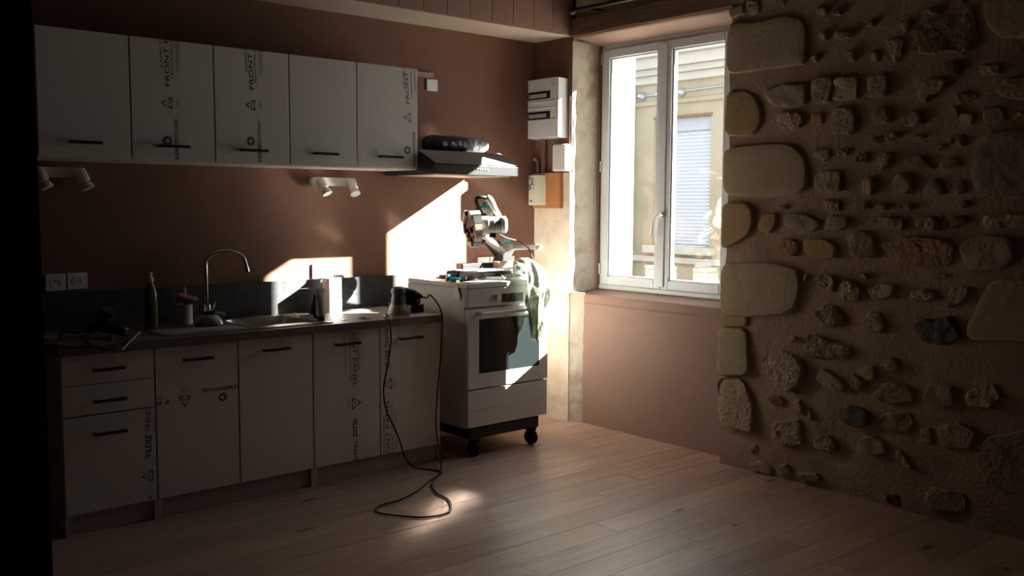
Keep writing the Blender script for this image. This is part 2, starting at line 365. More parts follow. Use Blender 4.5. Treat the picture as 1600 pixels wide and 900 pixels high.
# timber lintel, hand hewn
bm = bmesh.new(); n = 26; rows_ = []
for i in range(n+1):
    y = -0.352-(1.37)*i/n; k = [noise.noise(Vector((y*3, q*5.0, 2.0))) for q in range(6)]
    rows_.append([bm.verts.new(c) for c in ((3.215+k[0]*.006, y, 2.530+k[1]*.008), (3.222+k[2]*.006, y, 2.634+k[3]*.006), (3.31, y, 2.644), (3.31, y, 2.514), (3.228+k[4]*.004, y, 2.514+k[5]*.004))])
for i in range(n):
    for q in range(5): bm.faces.new((rows_[i][q], rows_[i][(q+1) % 5], rows_[i+1][(q+1) % 5], rows_[i+1][q]))
bm.faces.new(rows_[0]); bm.faces.new(rows_[-1])
lt = mkbm('timber_lintel', bm, M['beam']); tag(lt, 'old brown timber lintel beam above the white window', 'beam')

# bulkhead of painted boarding along the kitchen wall
bk = struct(box('trim_1', -3.2, XW, -0.315, 0.0, 2.541, ZC, M['ceil']), 'boarded bulkhead over the kitchen')
box('soffit_board', -3.2, XW, -0.339, 0.0, 2.527, 2.541, M['soffit'], bk)
x = XW
while x > 0.6:
    w = 0.168; box('fascia_board', x-w+0.003, x, -0.340, -0.318, 2.530, ZC, M['fascia'], bk, 0.002); x -= w
box('fascia_board', -3.2, x, -0.340, -0.318, 2.530, ZC, M['fascia'], bk)

# ------------------------------------------------------------------ the stone wall
bm = bmesh.new(); ny, nz = 70, 56; y_a, y_b = -1.640, -6.4; g = []
for j in range(nz+1):
    row = []
    for i in range(ny+1):
        t = i/ny; y = y_a+(y_b-y_a)*(t**1.35); z = -0.06+(ZC+0.06)*j/nz
        h = noise.noise(Vector((y*3.2, z*3.2, 0.3)))*0.014+noise.noise(Vector((y*9, z*9, 4.3)))*0.008
        yy = y+(noise.noise(Vector((z*4, 1.7, 0)))*0.014 if i == 0 else 0)
        row.append(bm.verts.new((XS+0.010-h, yy, z)))
    g.append(row)
for j in range(nz):
    for i in range(ny): bm.faces.new((g[j][i], g[j][i+1], g[j+1][i+1], g[j+1][i]))
lft = [g[j][0] for j in range(nz+1)]; out = [bm.verts.new((XO, v.co.y, v.co.z)) for v in lft]
for j in range(nz): bm.faces.new((lft[j], lft[j+1], out[j+1], out[j]))
o1 = [bm.verts.new((XO, y_b, v.co.z)) for v in lft]
for j in range(nz): bm.faces.new((out[j], out[j+1], o1[j+1], o1[j]))
sw = struct(mkbm('wall_right', bm, M['mortar'], None, True, math.radians(60)), 'rubble stone wall pointed with pinkish lime mortar')

CR = {'A': (1120, 0, 4.5), 'B': (1350, 0, 4.5), 'C': (1120, 190, 4.5), 'D': (1350, 190, 4.5), 'E': (1120, 380, 4.5), 'F': (1350, 380, 4.5), 'G': (1120, 560, 4.092), 'H': (1350, 560, 3.0), 'P': (0, 0, 1.0)}
ST = [
 # big dressed quoins at the window edge
 ('A', 'pale', .030, [(90,160),(260,165),(400,130),(480,110),(590,130),(630,200),(635,330),(620,440),(600,455),(340,490),(75,525),(70,330)]),
 ('P', 'yel', .026, [(1135,145),(1165,141),(1178,150),(1188,168),(1190,190),(1183,205),(1172,213),(1133,212)]),
 ('C', 'pale', .030, [(50,195),(240,165),(480,155),(560,185),(620,250),(640,330),(630,460),(590,500),(400,530),(110,525),(45,480)]),
 ('C', 'yel', .024, [(42,575),(220,572),(255,640),(255,720),(230,790),(150,850),(34,900),(38,700)]),
 ('E', 'pale', .030, [(30,170),(80,140),(380,135),(580,180),(585,350),(550,450),(480,500),(180,520),(27,490)]),
 ('E', 'yel', .014, [(28,506),(220,516),(220,585),(22,588)]),
 ('P', 'pale', .028, [(1123.5,512),(1167,513),(1171,586),(1122,587)]),
 ('G', 'tan', .028, [(10,125),(150,125),(185,190),(235,290),(245,475),(110,445),(40,430),(13,330)]),
 ('A', 'tan', .016, [(80,60),(195,30),(200,95),(95,135)]), ('A', 'tan', .016, [(208,0),(295,0),(295,105),(215,110)]),
 # big stones to the right
 ('B', 'pale', .030, [(830,0),(1200,-10),(1210,260),(950,270),(860,150)]),
 ('B', 'rough', .036, [(345,205),(600,100),(750,40),(770,120),(775,320),(700,390),(640,350),(500,385),(390,385),(340,320)]),
 ('D', 'grey', .034, [(835,80),(1000,62),(1210,60),(1220,535),(880,535),(790,480),(765,390),(790,230)]),
 ('F', 'grey', .030, [(670,20),(760,-45),(980,-60),(1050,-10),(1065,90),(1000,170),(710,195)]),
 ('F', 'pale', .028, [(890,260),(1210,250),(1230,700),(730,685),(715,600)]),
 ('F', 'or', .026, [(120,0),(330,-50),(560,-30),(640,30),(620,130),(540,160),(380,170),(220,140)]),
 ('F', 'dark', .034, [(340,590),(400,530),(500,545),(610,505),(640,580),(700,650),(650,700),(520,715),(400,690)]),
 ('H', 'tan', .030, [(570,370),(800,330),(820,660),(560,590),(520,480)]),
 # rubble
 ('A', 'grey', .026, [(330,630),(480,590),(520,600),(630,590),(630,740),(540,755),(400,750),(350,690)]),
 ('A', 'tan', .030, [(665,550),(828,535),(825,600),(798,720),(700,735),(665,690)]),
 ('A', 'tan', .028, [(838,540),(1010,540),(1000,700),(812,710),(808,600)]),
 ('B', 'tan', .028, [(25,530),(160,510),(185,670),(30,695)]),
 ('A', 'tan', .024, [(700,55),(770,45),(780,100),(710,110)]), ('A', 'grey', .022, [(815,70),(880,75),(870,115),(820,100)]),
 ('A', 'tan', .022, [(715,230),(770,220),(775,285),(725,275)]), ('A', 'rough', .022, [(830,220),(960,230),(940,270),(830,275)]),
 ('A', 'tan', .022, [(910,360),(965,340),(975,435),(920,420)]), ('A', 'tan', .016, [(670,390),(700,385),(705,440),(670,440)]),
 ('A', 'tan', .018, [(1060,145),(1110,140),(1100,190),(1065,180)]), ('A', 'grey', .016, [(445,15),(490,15),(480,40),(450,35)]),
 ('A', 'rough', .024, [(430,790),(560,780),(615,840),(600,900),(520,920),(430,880)]), ('A', 'or', .020, [(660,800),(740,790),(760,870),(680,900)]),
 ('A', 'tan', .026, [(820,760),(960,750),(985,830),(970,945),(810,950),(805,840)]),
 ('B', 'tan', .018, [(40,360),(105,365),(100,440),(45,435)]), ('B', 'rough', .022, [(165,270),(290,270),(280,380),(230,440),(165,430)]),
 ('B', 'tan', .026, [(380,570),(520,540),(600,580),(540,650),(450,670),(440,720),(385,710)]), ('B', 'dark', .020, [(560,440),(640,425),(710,460),(660,530),(570,510)]),
 ('B', 'tan', .022, [(810,470),(960,450),(970,520),(820,530)]), ('B', 'tan', .028, [(930,640),(980,560),(1180,535),(1180,710),(1010,700)]),
 ('B', 'tan', .020, [(600,770),(640,735),(655,770),(660,830)]), ('B', 'grey', .024, [(840,760),(980,745),(1010,860),(850,870)]),
 ('B', 'or', .020, [(1040,790),(1160,780),(1160,840),(1050,835)]), ('B', 'tan', .022, [(70,760),(160,750),(185,870),(70,875)]),
 ('B', 'tan', .024, [(265,800),(380,770),(410,885),(280,890)]), ('B', 'grey', .020, [(670,800),(780,800),(770,880),(680,890)]),
 ('B', 'or', .020, [(640,660),(790,650),(800,700),(660,720)]), ('B', 'tan', .018, [(255,150),(320,140),(325,200),(280,250)]),
 ('B', 'rough', .018, [(400,70),(520,60),(540,100),(420,130)]), ('B', 'tan', .014, [(640,0),(710,0),(700,25),(650,25)]), ('B', 'tan', .014, [(25,140),(70,140),(65,175),(30,175)]),
 ('C', 'tan', .024, [(690,195),(800,190),(810,250),(760,285),(680,250)]), ('C', 'rough', .018, [(840,200),(930,190),(930,240),(850,245)]),
 ('C', 'tan', .026, [(690,370),(740,345),(880,340),(885,500),(760,505),(690,470)]), ('C', 'rough', .020, [(975,240),(1050,210),(1060,290),(980,310)]),
 ('C', 'tan', .020, [(1025,390),(1100,390),(1090,520),(1030,520)]), ('C', 'yel', .020, [(320,650),(420,640),(420,720),(370,790),(285,760)]),
 ('C', 'grey', .026, [(470,660),(560,650),(640,660),(740,730),(680,770),(600,770),(475,730)]), ('C', 'grey', .026, [(785,655),(930,670),(920,740),(860,770),(750,770)]),
 ('C', 'grey', .014, [(430,595),(500,595),(490,620),(440,615)]), ('C', 'rough', .018, [(740,545),(870,550),(870,635),(780,620)]), ('C', 'tan', .018, [(970,570),(1060,560),(1050,620),(990,630)]),
 ('C', 'or', .024, [(430,830),(530,820),(590,870),(560,950),(420,940)]), ('C', 'yel', .024, [(610,830),(760,820),(840,870),(840,960),(700,965),(620,920)]),
 ('C', 'tan', .028, [(920,790),(1000,770),(1110,800),(1115,960),(950,950)]),
 ('D', 'tan', .022, [(145,85),(220,80),(255,105),(160,140)]), ('D', 'tan', .018, [(45,110),(120,120),(100,155),(50,140)]), ('D', 'tan', .018, [(330,95),(430,105),(380,125)]),
 ('D', 'rough', .024, [(610,110),(680,90),(720,130),(700,170),(610,165)]), ('D', 'grey', .022, [(485,180),(530,165),(580,180),(520,205)]),
 ('D', 'rough', .024, [(75,280),(150,210),(200,230),(190,300),(130,350)]), ('D', 'grey', .026, [(285,250),(400,235),(440,290),(490,335),(390,320),(300,290)]),
 ('D', 'tan', .024, [(530,290),(600,255),(660,255),(690,315),(550,335)]), ('D', 'grey', .026, [(190,440),(240,360),(300,370),(340,450),(300,510),(230,490)]),
 ('D', 'grey', .026, [(440,440),(490,400),(560,440),(560,500),(470,530),(430,500)]), ('D', 'grey', .022, [(625,420),(710,410),(710,480),(670,515)]),
 ('D', 'grey', .018, [(655,570),(710,550),(730,590),(690,605)]), ('D', 'grey', .016, [(90,580),(150,580),(150,620),(100,620)]), ('D', 'tan', .018, [(245,575),(325,580),(320,625),(250,610)]),
 ('D', 'grey', .026, [(65,670),(130,665),(270,685),(260,770),(160,755),(65,710)]), ('D', 'tan', .026, [(355,680),(480,665),(540,720),(500,770),(370,740)]),
 ('D', 'rough', .022, [(610,670),(690,660),(720,710),(620,745)]), ('D', 'tan', .028, [(835,660),(1000,650),(1180,650),(1180,740),(850,755)]),
 ('E', 'rough', .024, [(680,230),(780,215),(840,250),(830,355),(740,310)]), ('E', 'rough', .028, [(850,330),(900,240),(960,280),(1030,330),(1000,400),(900,410)]),
 ('E', 'tan', .016, [(1000,205),(1050,215),(1060,250),(1010,245)]), ('E', 'rough', .028, [(690,480),(740,430),(830,440),(900,540),(840,600),(750,580)]),
 ('F', 'tan', .026, [(0,540),(40,480),(110,490),(170,580),(110,630),(0,610)]), ('E', 'rough', .028, [(620,640),(720,650),(860,710),(970,740),(900,815),(750,800),(625,800)]),
 ('E', 'tan', .014, [(610,220),(640,210),(630,280),(612,270)]), ('E', 'tan', .014, [(500,660),(550,650),(560,690),(510,700)]),
 ('E', 'rough', .030, [(310,830),(430,750),(560,790),(620,880),(600,970),(500,1050),(380,980)]),
 ('F', 'tan', .024, [(20,330),(120,280),(220,290),(200,380),(60,400)]), ('F', 'tan', .024, [(590,380),(620,300),(740,300),(740,370),(660,430),(580,460)]),
 ('F', 'rough', .022, [(330,330),(460,320),(520,370),(440,410),(340,400)]), ('F', 'grey', .016, [(465,220),(590,215),(590,240),(470,248)]), ('F', 'tan', .018, [(130,820),(200,805),(250,860),(160,880)]),
 ('G', 'or', .020, [(310,230),(410,240),(430,290),(330,295)]), ('G', 'pale', .022, [(480,275),(530,260),(558,345),(490,345)]), ('G', 'rough', .028, [(350,405),(540,385),(555,550),(440,560),(360,530)]),
 ('G', 'tan', .012, [(585,310),(605,340),(610,395),(595,395)]), ('G', 'rough', .024, [(610,530),(700,470),(760,530),(770,600),(640,580)]), ('G', 'dark', .028, [(780,340),(830,300),(970,330),(975,430),(880,440),(790,400)]),
 ('G', 'tan', .026, [(630,140),(680,60),(760,110),(830,180),(800,220),(720,190)]), ('G', 'tan', .022, [(850,180),(870,95),(955,155),(910,215)]), ('G', 'yel', .020, [(885,80),(1010,40),(1010,130),(965,145)]),
 ('G', 'grey', .026, [(905,600),(905,510),(980,485),(1060,530),(1100,600),(1020,615)]), ('G', 'tan', .016, [(200,580),(250,545),(270,580),(210,600)]),
 ('G', 'grey', .020, [(200,670),(290,655),(350,690),(350,745),(220,712)]), ('G', 'tan', .016, [(390,690),(450,665),(470,735),(400,755)]), ('G', 'tan', .018, [(500,730),(640,735),(660,790),(520,780)]), ('G', 'tan', .018, [(430,135),(550,130),(540,180),(450,175)]),
 ('H', 'or', .026, [(35,170),(100,110),(210,130),(240,200),(120,210),(45,195)]), ('H', 'grey', .026, [(265,190),(300,120),(420,130),(430,220),(370,235)]), ('H', 'rough', .024, [(480,150),(600,110),(650,180),(590,240),(480,220)]),
 ('H', 'or', .022, [(80,260),(210,250),(240,320),(170,350),(80,330)]), ('H', 'tan', .018, [(265,330),(310,320),(320,400),(270,400)]), ('H', 'tan', .024, [(340,320),(450,300),(530,340),(515,420),(360,420)]),
 ('H', 'tan', .024, [(290,640),(320,600),(470,640),(480,720),(290,715)]), ('H', 'dark', .018, [(100,640),(160,630),(170,690),(105,680)]), ('H', 'tan', .014, [(140,450),(165,420),(235,530),(200,520)]), ('H', 'tan', .018, [(90,20),(150,20),(160,60),(100,60)]),
]
def stone(kind, prd, pts, rough=1.0):
    """irregular stone set in the mortar: broken outline in the wall plane, hewn shoulders, uneven face"""
    cy = sum(p.y for p in pts)/len(pts); cz = sum(p.z for p in pts)/len(pts); out = []
    per = sum((pts[(i+1) % len(pts)]-p).length for i, p in enumerate(pts)); step = max(0.020, per/34)
    for i, p in enumerate(pts):
        q = pts[(i+1) % len(pts)]; pr = pts[i-1]; n_ = max(2, int((q-p).length/step))
        for k in range(n_):
            r = p.lerp(q, k/n_)
            if k == 0: r = p*0.88+pr*0.05*1.2+q*0.06
            amp = (0.006+0.10*step)*rough
            dy = noise.noise(Vector((r.y*26, r.z*26, 3)))*amp; dz = noise.noise(Vector((r.y*26, r.z*26, 13)))*amp
            out.append((r.y+dy, r.z+dz))
    n = len(out); bm = bmesh.new(); rings = []
    jag = {'rough': .012, 'or': .009, 'tan': .007, 'dark': .008, 'grey': .006, 'yel': .003, 'pale': .003}[kind]
    size = max(math.hypot(a-cy, b-cz) for a, b in out); sh = 0.007/size
    tilt_y, tilt_z = random.uniform(-.10, .10), random.uniform(-.12, .12)
    if kind in ('pale', 'yel'): tilt_y *= .2; tilt_z *= .2
    prd = prd*0.50
    for s, h in ((1.03, -0.030), (1.0, prd*0.30), (1-sh, prd*0.92), (1-sh*2.2, prd), (0.68, prd), (0.36, prd)):
        ring = []
        for a, b in out:
            y, z = cy+(a-cy)*s, cz+(b-cz)*s
            hh = h
            if h > prd*0.5: hh += noise.noise(Vector((y*17, z*17, 9)))*jag+noise.noise(Vector((y*48, z*48, 5)))*jag*0.55+(y-cy)*tilt_y+(z-cz)*tilt_z
            ring.append(bm.verts.new((XS-hh, y, z)))
        rings.append(ring)
    for q in range(len(rings)-1):
        for i in range(n): bm.faces.new((rings[q][i], rings[q][(i+1) % n], rings[q+1][(i+1) % n], rings[q+1][i]))
    c = bm.verts.new((XS-prd-noise.noise(Vector((cy*17, cz*17, 9)))*jag, cy, cz))
    for i in range(n): bm.faces.new((rings[-1][i], rings[-1][(i+1) % n], c))
    return mkbm('stone', bm, M['st_'+kind], sw, True, math.radians(28))
for crop, kind, prd, poly in ST:
    ox, oy, sc = CR[crop]
    stone(kind, prd, [un(ox+a/sc, oy+b/sc, 0, XS) for a, b in poly], 0.45 if kind in ('pale', 'yel') else 1.0)
# rubble that goes on past the picture's edge
for k in range(46):
    y = random.uniform(-6.2, -3.45); z = random.uniform(0.1, 2.8); a = random.uniform(.05, .16); b = random.uniform(.04, .11)
    stone(random.choice(('tan', 'rough', 'grey', 'tan', 'or')), .024, [Vector((XS, y+a*math.cos(q*math.pi/3+.3)*random.uniform(.8, 1.1), z+b*math.sin(q*math.pi/3+.3)*random.uniform(.8, 1.1))) for q in range(6)])

# ------------------------------------------------------------------ the window
WX0, WX1 = 3.455, 3.515
WY0, WY1, WZ0, WZ1 = -0.385, -1.465, 0.882, 2.484
def ring_frame(name, y0, y1, z0, z1, w, x0, x1, m, parent, bev=0.004, wb=None):
    """rectangular frame in a plane X = const"""
    wb = w if wb is None else wb; bm = bmesh.new(); ya, yb_ = max(y0, y1), min(y0, y1)
    for a in ((ya-w, ya, z0, z1), (yb_, yb_+w, z0, z1), (yb_+w, ya-w, z0, z0+wb), (yb_+w, ya-w, z1-w, z1)):
        bm_box(bm, x0, x1, a[0], a[1], a[2], a[3], bev)
    return mkbm(name, bm, m, parent)
wi = bpy.data.objects.new('window_1', None); link(wi, None, (3.48, -0.912, WZ0)); struct(wi, 'white double-leaf window with a curved handle')
ring_frame('window_frame', WY0, WY1, WZ0, WZ1, 0.036, WX0+0.012, WX1+0.02, M['pvc'], wi)
MID = -0.931
for (a, b) in ((WY0-0.024, MID+0.001), (MID-0.002, WY1+0.024)):
    sa = ring_frame('sash', a, b, WZ0+0.034, WZ1-0.030, 0.056, WX0, WX1, M['pvc'], wi, 0.005)
    ring_frame('glazing_bead', a-0.056, b+0.056, WZ0+0.090, WZ1-0.086, 0.010, WX0+0.016, WX1-0.01, M['pvc'], sa, 0.003)
    box('glass_pane', WX1-0.03, WX1-0.026, a-0.058, b+0.058, WZ0+0.092, WZ1-0.088, M['glass'], sa)
box('meeting_stile', WX0-0.010, WX0+0.004, MID-0.030, MID+0.030, WZ0+0.05, WZ1-0.045, M['pvc'], wi, 0.004)
box('bottom_rail_trim', WX0+0.004, WX0+0.014, WY1+0.005, WY0-0.005, WZ0+0.004, WZ0+0.030, M['pvc'], wi, 0.003)
hp = Vector((WX0-0.012, -0.945, 1.382))
hd = lathe('window_handle', hp+Vector((0.004, 0, 0)), (-1, 0, 0), [(0.0, 0), (0.020, 0), (0.020, 0.010), (0.014, 0.014), (0.012, 0.030)], M['chrome'], wi, 16)
tube('grip', [hp+Vector((-0.022, 0, 0)), hp+Vector((-0.040, 0.004, 0.004)), hp+Vector((-0.046, 0.022, -0.020)), hp+Vector((-0.044, 0.036, -0.066)), hp+Vector((-0.043, 0.042, -0.118)), hp+Vector((-0.043, 0.043, -0.140))], [0.0115]*31, M['plastic_w'], hd, 10)
for z in (0.985, 1.66, 2.36):
    cyl('hinge', (WX0-0.006, WY0-0.022, z), (WX0-0.006, WY0-0.022, z+0.07), 0.007, M['pvc'], wi, 10)

# ------------------------------------------------------------------ outside
struct(box('ground', XO, 30, -30, 30, -0.35, -0.20, M['street']), 'street outside the window')
XF = 8.5
fc = thing('facade', 'cream stone house front across the street, seen through the window', 'building', (XF, 3.5, -0.2))
# wall pieces around the window opening (Y 2.60..3.12, Z 0.95..2.40 is what shows; the opening goes on to 3.60)
wy0, wy1, wz0, wz1 = 2.60, 3.52, 0.92, 2.56
box('wall', XF, XF+0.4, 0.3, wy0, -0.2, 4.2, M['facade'], fc); box('wall', XF, XF+0.4, wy1, 7.5, -0.2, 4.2, M['facade'], fc)
box('wall', XF, XF+0.4, wy0, wy1, wz1, 4.2, M['facade'], fc); box('wall', XF, XF+0.4, wy0, wy1, -0.2, wz0, M['facade'], fc)
box('string_course', XF-0.03, XF, 0.3, 7.5, 2.74, 2.80, M['facade'], fc, 0.01)
for k, (z0, z1, dx) in enumerate(((3.02, 3.12, 0.05), (3.12, 3.20, 0.10), (3.20, 3.34, 0.16), (3.34, 3.42, 0.22), (3.42, 3.62, 0.26))):
    box('cornice_band', XF-dx, XF, 0.3, 7.5, z0, z1, M['cornice'], fc, 0.008)
box('window_sill', XF-0.10, XF+0.1, wy0-0.10, wy1+0.1, wz0-0.10, wz0, M['cornice'], fc, 0.01)
box('window_surround', XF-0.02, XF, wy0-0.02, wy1, wz1, wz1+0.03, M['beam'], fc)
box('shutter_box', XF+0.06, XF+0.2, wy0, wy1, wz1-0.17, wz1, M['shutter'], fc, 0.01)
z = wz0
while z < wz1-0.18:
    box('shutter_slat', XF+0.09, XF+0.11, wy0, wy1, z+0.004, z+0.044, M['shutter'], fc, 0.006); z += 0.045
box('plinth_course', XF-0.05, XF, 0.3, 7.5, 0.70, 0.78, M['cornice'], fc, 0.01)
dp = thing('drainpipe', 'pale zinc drainpipe running down the house across the street', 'pipe', (XF-0.09, 3.90, -0.2))
cyl('pipe', (XF-0.09, 3.90, -0.2), (XF-0.09, 3.90, 3.0), 0.05, M['zinc'], dp, 14)
for z in (0.9, 2.0): lathe('bracket', (XF-0.09, 3.90, z), (0, 0, 1), [(0.06, 0), (0.06, 0.03)], M['zinc'], dp, 14)
cb = thing('street_cable', 'grey cable with insulators fixed along the opposite house front', 'cable', (XF-0.05, 3.2, 2.86))
tube('cable', [(XF-0.02, 4.4, 2.90), (XF-0.02, 3.7, 2.875), (XF-0.02, 3.1, 2.885), (XF-0.02, 2.3, 2.90), (XF-0.02, 1.2, 2.90)], 0.011, M['zinc'], cb)
for y in (4.05, 3.72, 3.42, 3.06): lathe('insulator', (XF, y, 2.875), (-1, 0, 0), [(0.02, 0.001), (0.055, 0.02), (0.045, 0.06), (0.02, 0.09)], M['zinc'], cb, 12)

# ================================================================== KITCHEN UNITS
YB = -0.580; YU = -0.370; T = 0.018
DZ0, DZ1 = 0.0935, 0.7885
UZ0, UZ1 = 1.637, 2.200
FONT_CACHE = {}
def font_mesh(s, bold, thin=False):
    key = (s, bold, thin)
    if key not in FONT_CACHE:
        cu = bpy.data.curves.new('lettering', 'FONT'); cu.body = s; cu.size = 1.0; cu.resolution_u = 3
        cu.offset = 0.022 if bold else (-0.006 if thin else 0.0)
        ob = bpy.data.objects.new('lettering_source', cu); COL.objects.link(ob)
        dg = bpy.context.evaluated_depsgraph_get(); me = bpy.data.meshes.new_from_object(ob.evaluated_get(dg))
        vs_ = [v.co.copy() for v in me.vertices]; fs = [tuple(p.vertices) for p in me.polygons]
        bpy.data.objects.remove(ob); bpy.data.curves.remove(cu); bpy.data.meshes.remove(me)
        x0 = min(v.x for v in vs_); x1 = max(v.x for v in vs_)
        FONT_CACHE[key] = (vs_, fs, x0, x1)
    return FONT_CACHE[key]
def clip_bm(bm, rect):
    x0, x1, z0, z1 = rect
    for co, no in (((x0, 0, 0), (-1, 0, 0)), ((x1, 0, 0), (1, 0, 0)), ((0, 0, z0), (0, 0, -1)), ((0, 0, z1), (0, 0, 1))):
        bmesh.ops.bisect_plane(bm, geom=bm.verts[:]+bm.edges[:]+bm.faces[:], plane_co=co, plane_no=no, clear_outer=True)
def flat(name, bm, rect, m, parent):
    clip_bm(bm, rect)
    if not bm.verts: bm.free(); return None
    return mkbm(name, bm, m, parent)
def lettering(parent, rect, Y, s, ref, p0, p1, cap, bold=False, m='ink', thin=False, name='printed_lettering'):
    """flat print on a door: ref (a prefix of s) runs from pixel p0 to p1"""
    a = un(*p0, 1, Y); b = un(*p1, 1, Y); d = Vector((b.x-a.x, 0, b.z-a.z)); ln = d.length; d.normalize(); up = Vector((-d.z, 0, d.x))
    _, _, r0, r1 = font_mesh(ref, bold, thin); vs_, fs, x0, x1 = font_mesh(s, bold, thin); k = ln/(r1-r0); ch = cap/0.80
    bm = bmesh.new(); V = [bm.verts.new(Vector((a.x, Y-0.0007, a.z))+d*((v.x-r0)*k)+up*(v.y*ch)) for v in vs_]
    for f in fs:
        try: bm.faces.new([V[i] for i in f])
        except ValueError: pass
    return flat(name, bm, rect, M[m], parent)
def bar2(bm, Y, p, q, w):
    p, q = Vector(p), Vector(q); d = (q-p).normalized(); n = Vector((-d.y, d.x))*w/2
    vs_ = [bm.verts.new((c.x, Y-0.0007, c.y)) for c in (p-n, q-n, q+n, p+n)]; bm.faces.new(vs_)
def recycle(parent, rect, Y, c, size, rot):
    """three bent arrows; rot turns it, 0 = upright"""
    c = un(*c, 1, Y); bm = bmesh.new(); ca, sa = math.cos(rot), math.sin(rot)
    def P(x, y): return (c.x+(x*ca-y*sa)*size, c.z+(x*sa+y*ca)*size)
    w = size*0.085
    for k in range(3):
        an = k*2*math.pi/3
        def Q(x, y): return P(x*math.cos(an)-y*math.sin(an), x*math.sin(an)+y*math.cos(an))
        bar2(bm, Y, Q(-0.20, 0.22), Q(0.0, 0.54), w); bar2(bm, Y, Q(0.0, 0.54), Q(0.20, 0.22), w)
    o = flat('recycling_symbol', bm, rect, M['ink'], parent)
    s_ = Vector((ca, sa)); a = Vector((c.x, c.z)); vs_, fs, x0, x1 = font_mesh('100%', False); k = size*0.42/(x1-x0); bm = bmesh.new()
    V = [bm.verts.new((a.x+s_.x*(v.x-(x0+x1)/2)*k-s_.y*(v.y-0.3)*k*1.2, Y-0.0007, a.y+s_.y*(v.x-(x0+x1)/2)*k+s_.x*(v.y-0.3)*k*1.2)) for v in vs_]
    for f in fs:
        try: bm.faces.new([V[i] for i in f])
        except ValueError: pass
    flat('printed_lettering', bm, rect, M['ink'], parent)
def star(parent, rect, Y, c, size, rot=0.0):
    """star-shaped emblem of eight chevrons"""
    c = un(*c, 1, Y); bm = bmesh.new()
    for k in range(8):
        an = rot+k*math.pi/4
        def Q(r, t): return (c.x+math.cos(an+t)*r*size, c.z+math.sin(an+t)*r*size)
        bar2(bm, Y, Q(0.24, 0.0), Q(0.50, 0.30), size*0.11); bar2(bm, Y, Q(0.24, 0.0), Q(0.50, -0.30), size*0.11)
    flat('star_logo', bm, rect, M['ink'], parent)
def fineprint(parent, rect, Y, lines, w=0.0022, m='ink_grey'):
    bm = bmesh.new()
    for p, q in lines:
        a, b = un(*p, 1, Y), un(*q, 1, Y); a, b = Vector((a.x, a.z)), Vector((b.x, b.z)); n = max(3, int((b-a).length/0.03)); t = 0.0
        while t < 1:
            e = min(1, t+random.uniform(.05, .16)); bar2(bm, Y, a.lerp(b, t), a.lerp(b, e), w); t = e+0.02
    o = flat('fine_print', bm, rect, M[m], parent)
    if o: o['kind'] = 'stuff'
def bar_handle(parent, Y, p, q):
    """flat bar pull on two feet, p and q the ends in photo pixels"""
    a, b = un(*p, 1, Y-0.03), un(*q, 1, Y-0.03); z = (a.z+b.z)/2
    bm = bmesh.new(); bm_box(bm, a.x, b.x, Y-0.034, Y-0.024, z-0.007, z+0.007, 0.003)
    for x in (a.x+0.012, b.x-0.012): bm_box(bm, x-0.006, x+0.006, Y-0.026, Y-0.0002, z-0.005, z+0.005, 0.001)
    return mkbm('bar_handle', bm, M['handle'], parent)
def front(name, x0, x1, z0, z1, Y, parent):
    return box(name, x0+0.004, x1-0.004, Y, Y+T, z0, z1, M['door'], parent, 0.0012)
def base_body(name, label, x0, x1, split):
    t = thing(name, label, 'cabinet', ((x0+x1)/2, -0.29, 0)); bm = bmesh.new()
    for a in (x0, x1-T): bm_box(bm, a+0.0005, a+T-0.0005, YB+T+0.001, -0.022, 0.0, DZ1, 0.0008)
    bm_box(bm, x0+T, x1-T, YB+T+0.004, -0.03, 0.094, 0.112); bm_box(bm, x0+T, x1-T, -0.04, -0.03, 0.112, DZ1)
    bm_box(bm, x0+T, x1-T, YB+T+0.004, YB+0.10, DZ1-T, DZ1)
    mkbm('body', bm, M['carcass'], t)
    box('plinth', x0+T, x1-T, YB+0.016, YB+0.030, 0.001, 0.091, M['plinth'], t)
    for a in (x0, x1-T): box('foot_panel', a+0.001, a+T-0.001, YB+0.0015, YB+T, 0.0, 0.0925, M['carcass'], t)
    return t
# -- drawer unit
u1 = base_body('drawer_cabinet', 'white base cabinet with two drawers over a door, at the left worktop end', 0.0, 0.4, 0)
# side panel runs to the front
z2, z3 = un(97, 612, 1, YB).z, un(98, 657, 1, YB).z
za = un(95, 606, 1, YB).z; zb = un(97, 655, 1, YB).z
d1 = front('drawer_front', 0.0, 0.4, za+0.0015, DZ1, YB, u1); bar_handle(d1, YB, (145, 580), (197, 574))
d2 = front('drawer_front', 0.0, 0.4, zb+0.003, za-0.0015, YB, u1); bar_handle(d2, YB, (147, 629), (199, 622))
d3 = front('door', 0.0, 0.4, DZ0, zb-0.003, YB, u1); bar_handle(d3, YB, (148, 680), (200, 673))
R3 = (0.003, 0.397, DZ0, zb-0.004)
lettering(d3, R3, YB, 'YILDIZ', 'YILDIZ', (236, 715.7), (236, 678.5), 0.027, True)
lettering(d3, R3, YB, 'TREND', 'TREN', (236, 674.5), (235.5, 645), 0.027, thin=True)
recycle(d3, R3, YB, (233, 743.3), 0.055, math.pi/2)
lettering(d3, R3, YB, 'E', 'E', (238.4, 790), (237.9, 781), 0.022); lettering(d3, R3, YB, 'L', 'L', (237.7, 778), (237.2, 770), 0.022)
fineprint(d3, R3, YB, [((240, 676), (239.5, 650)), ((241.5, 673), (241, 655)), ((240.5, 750), (240, 735))])
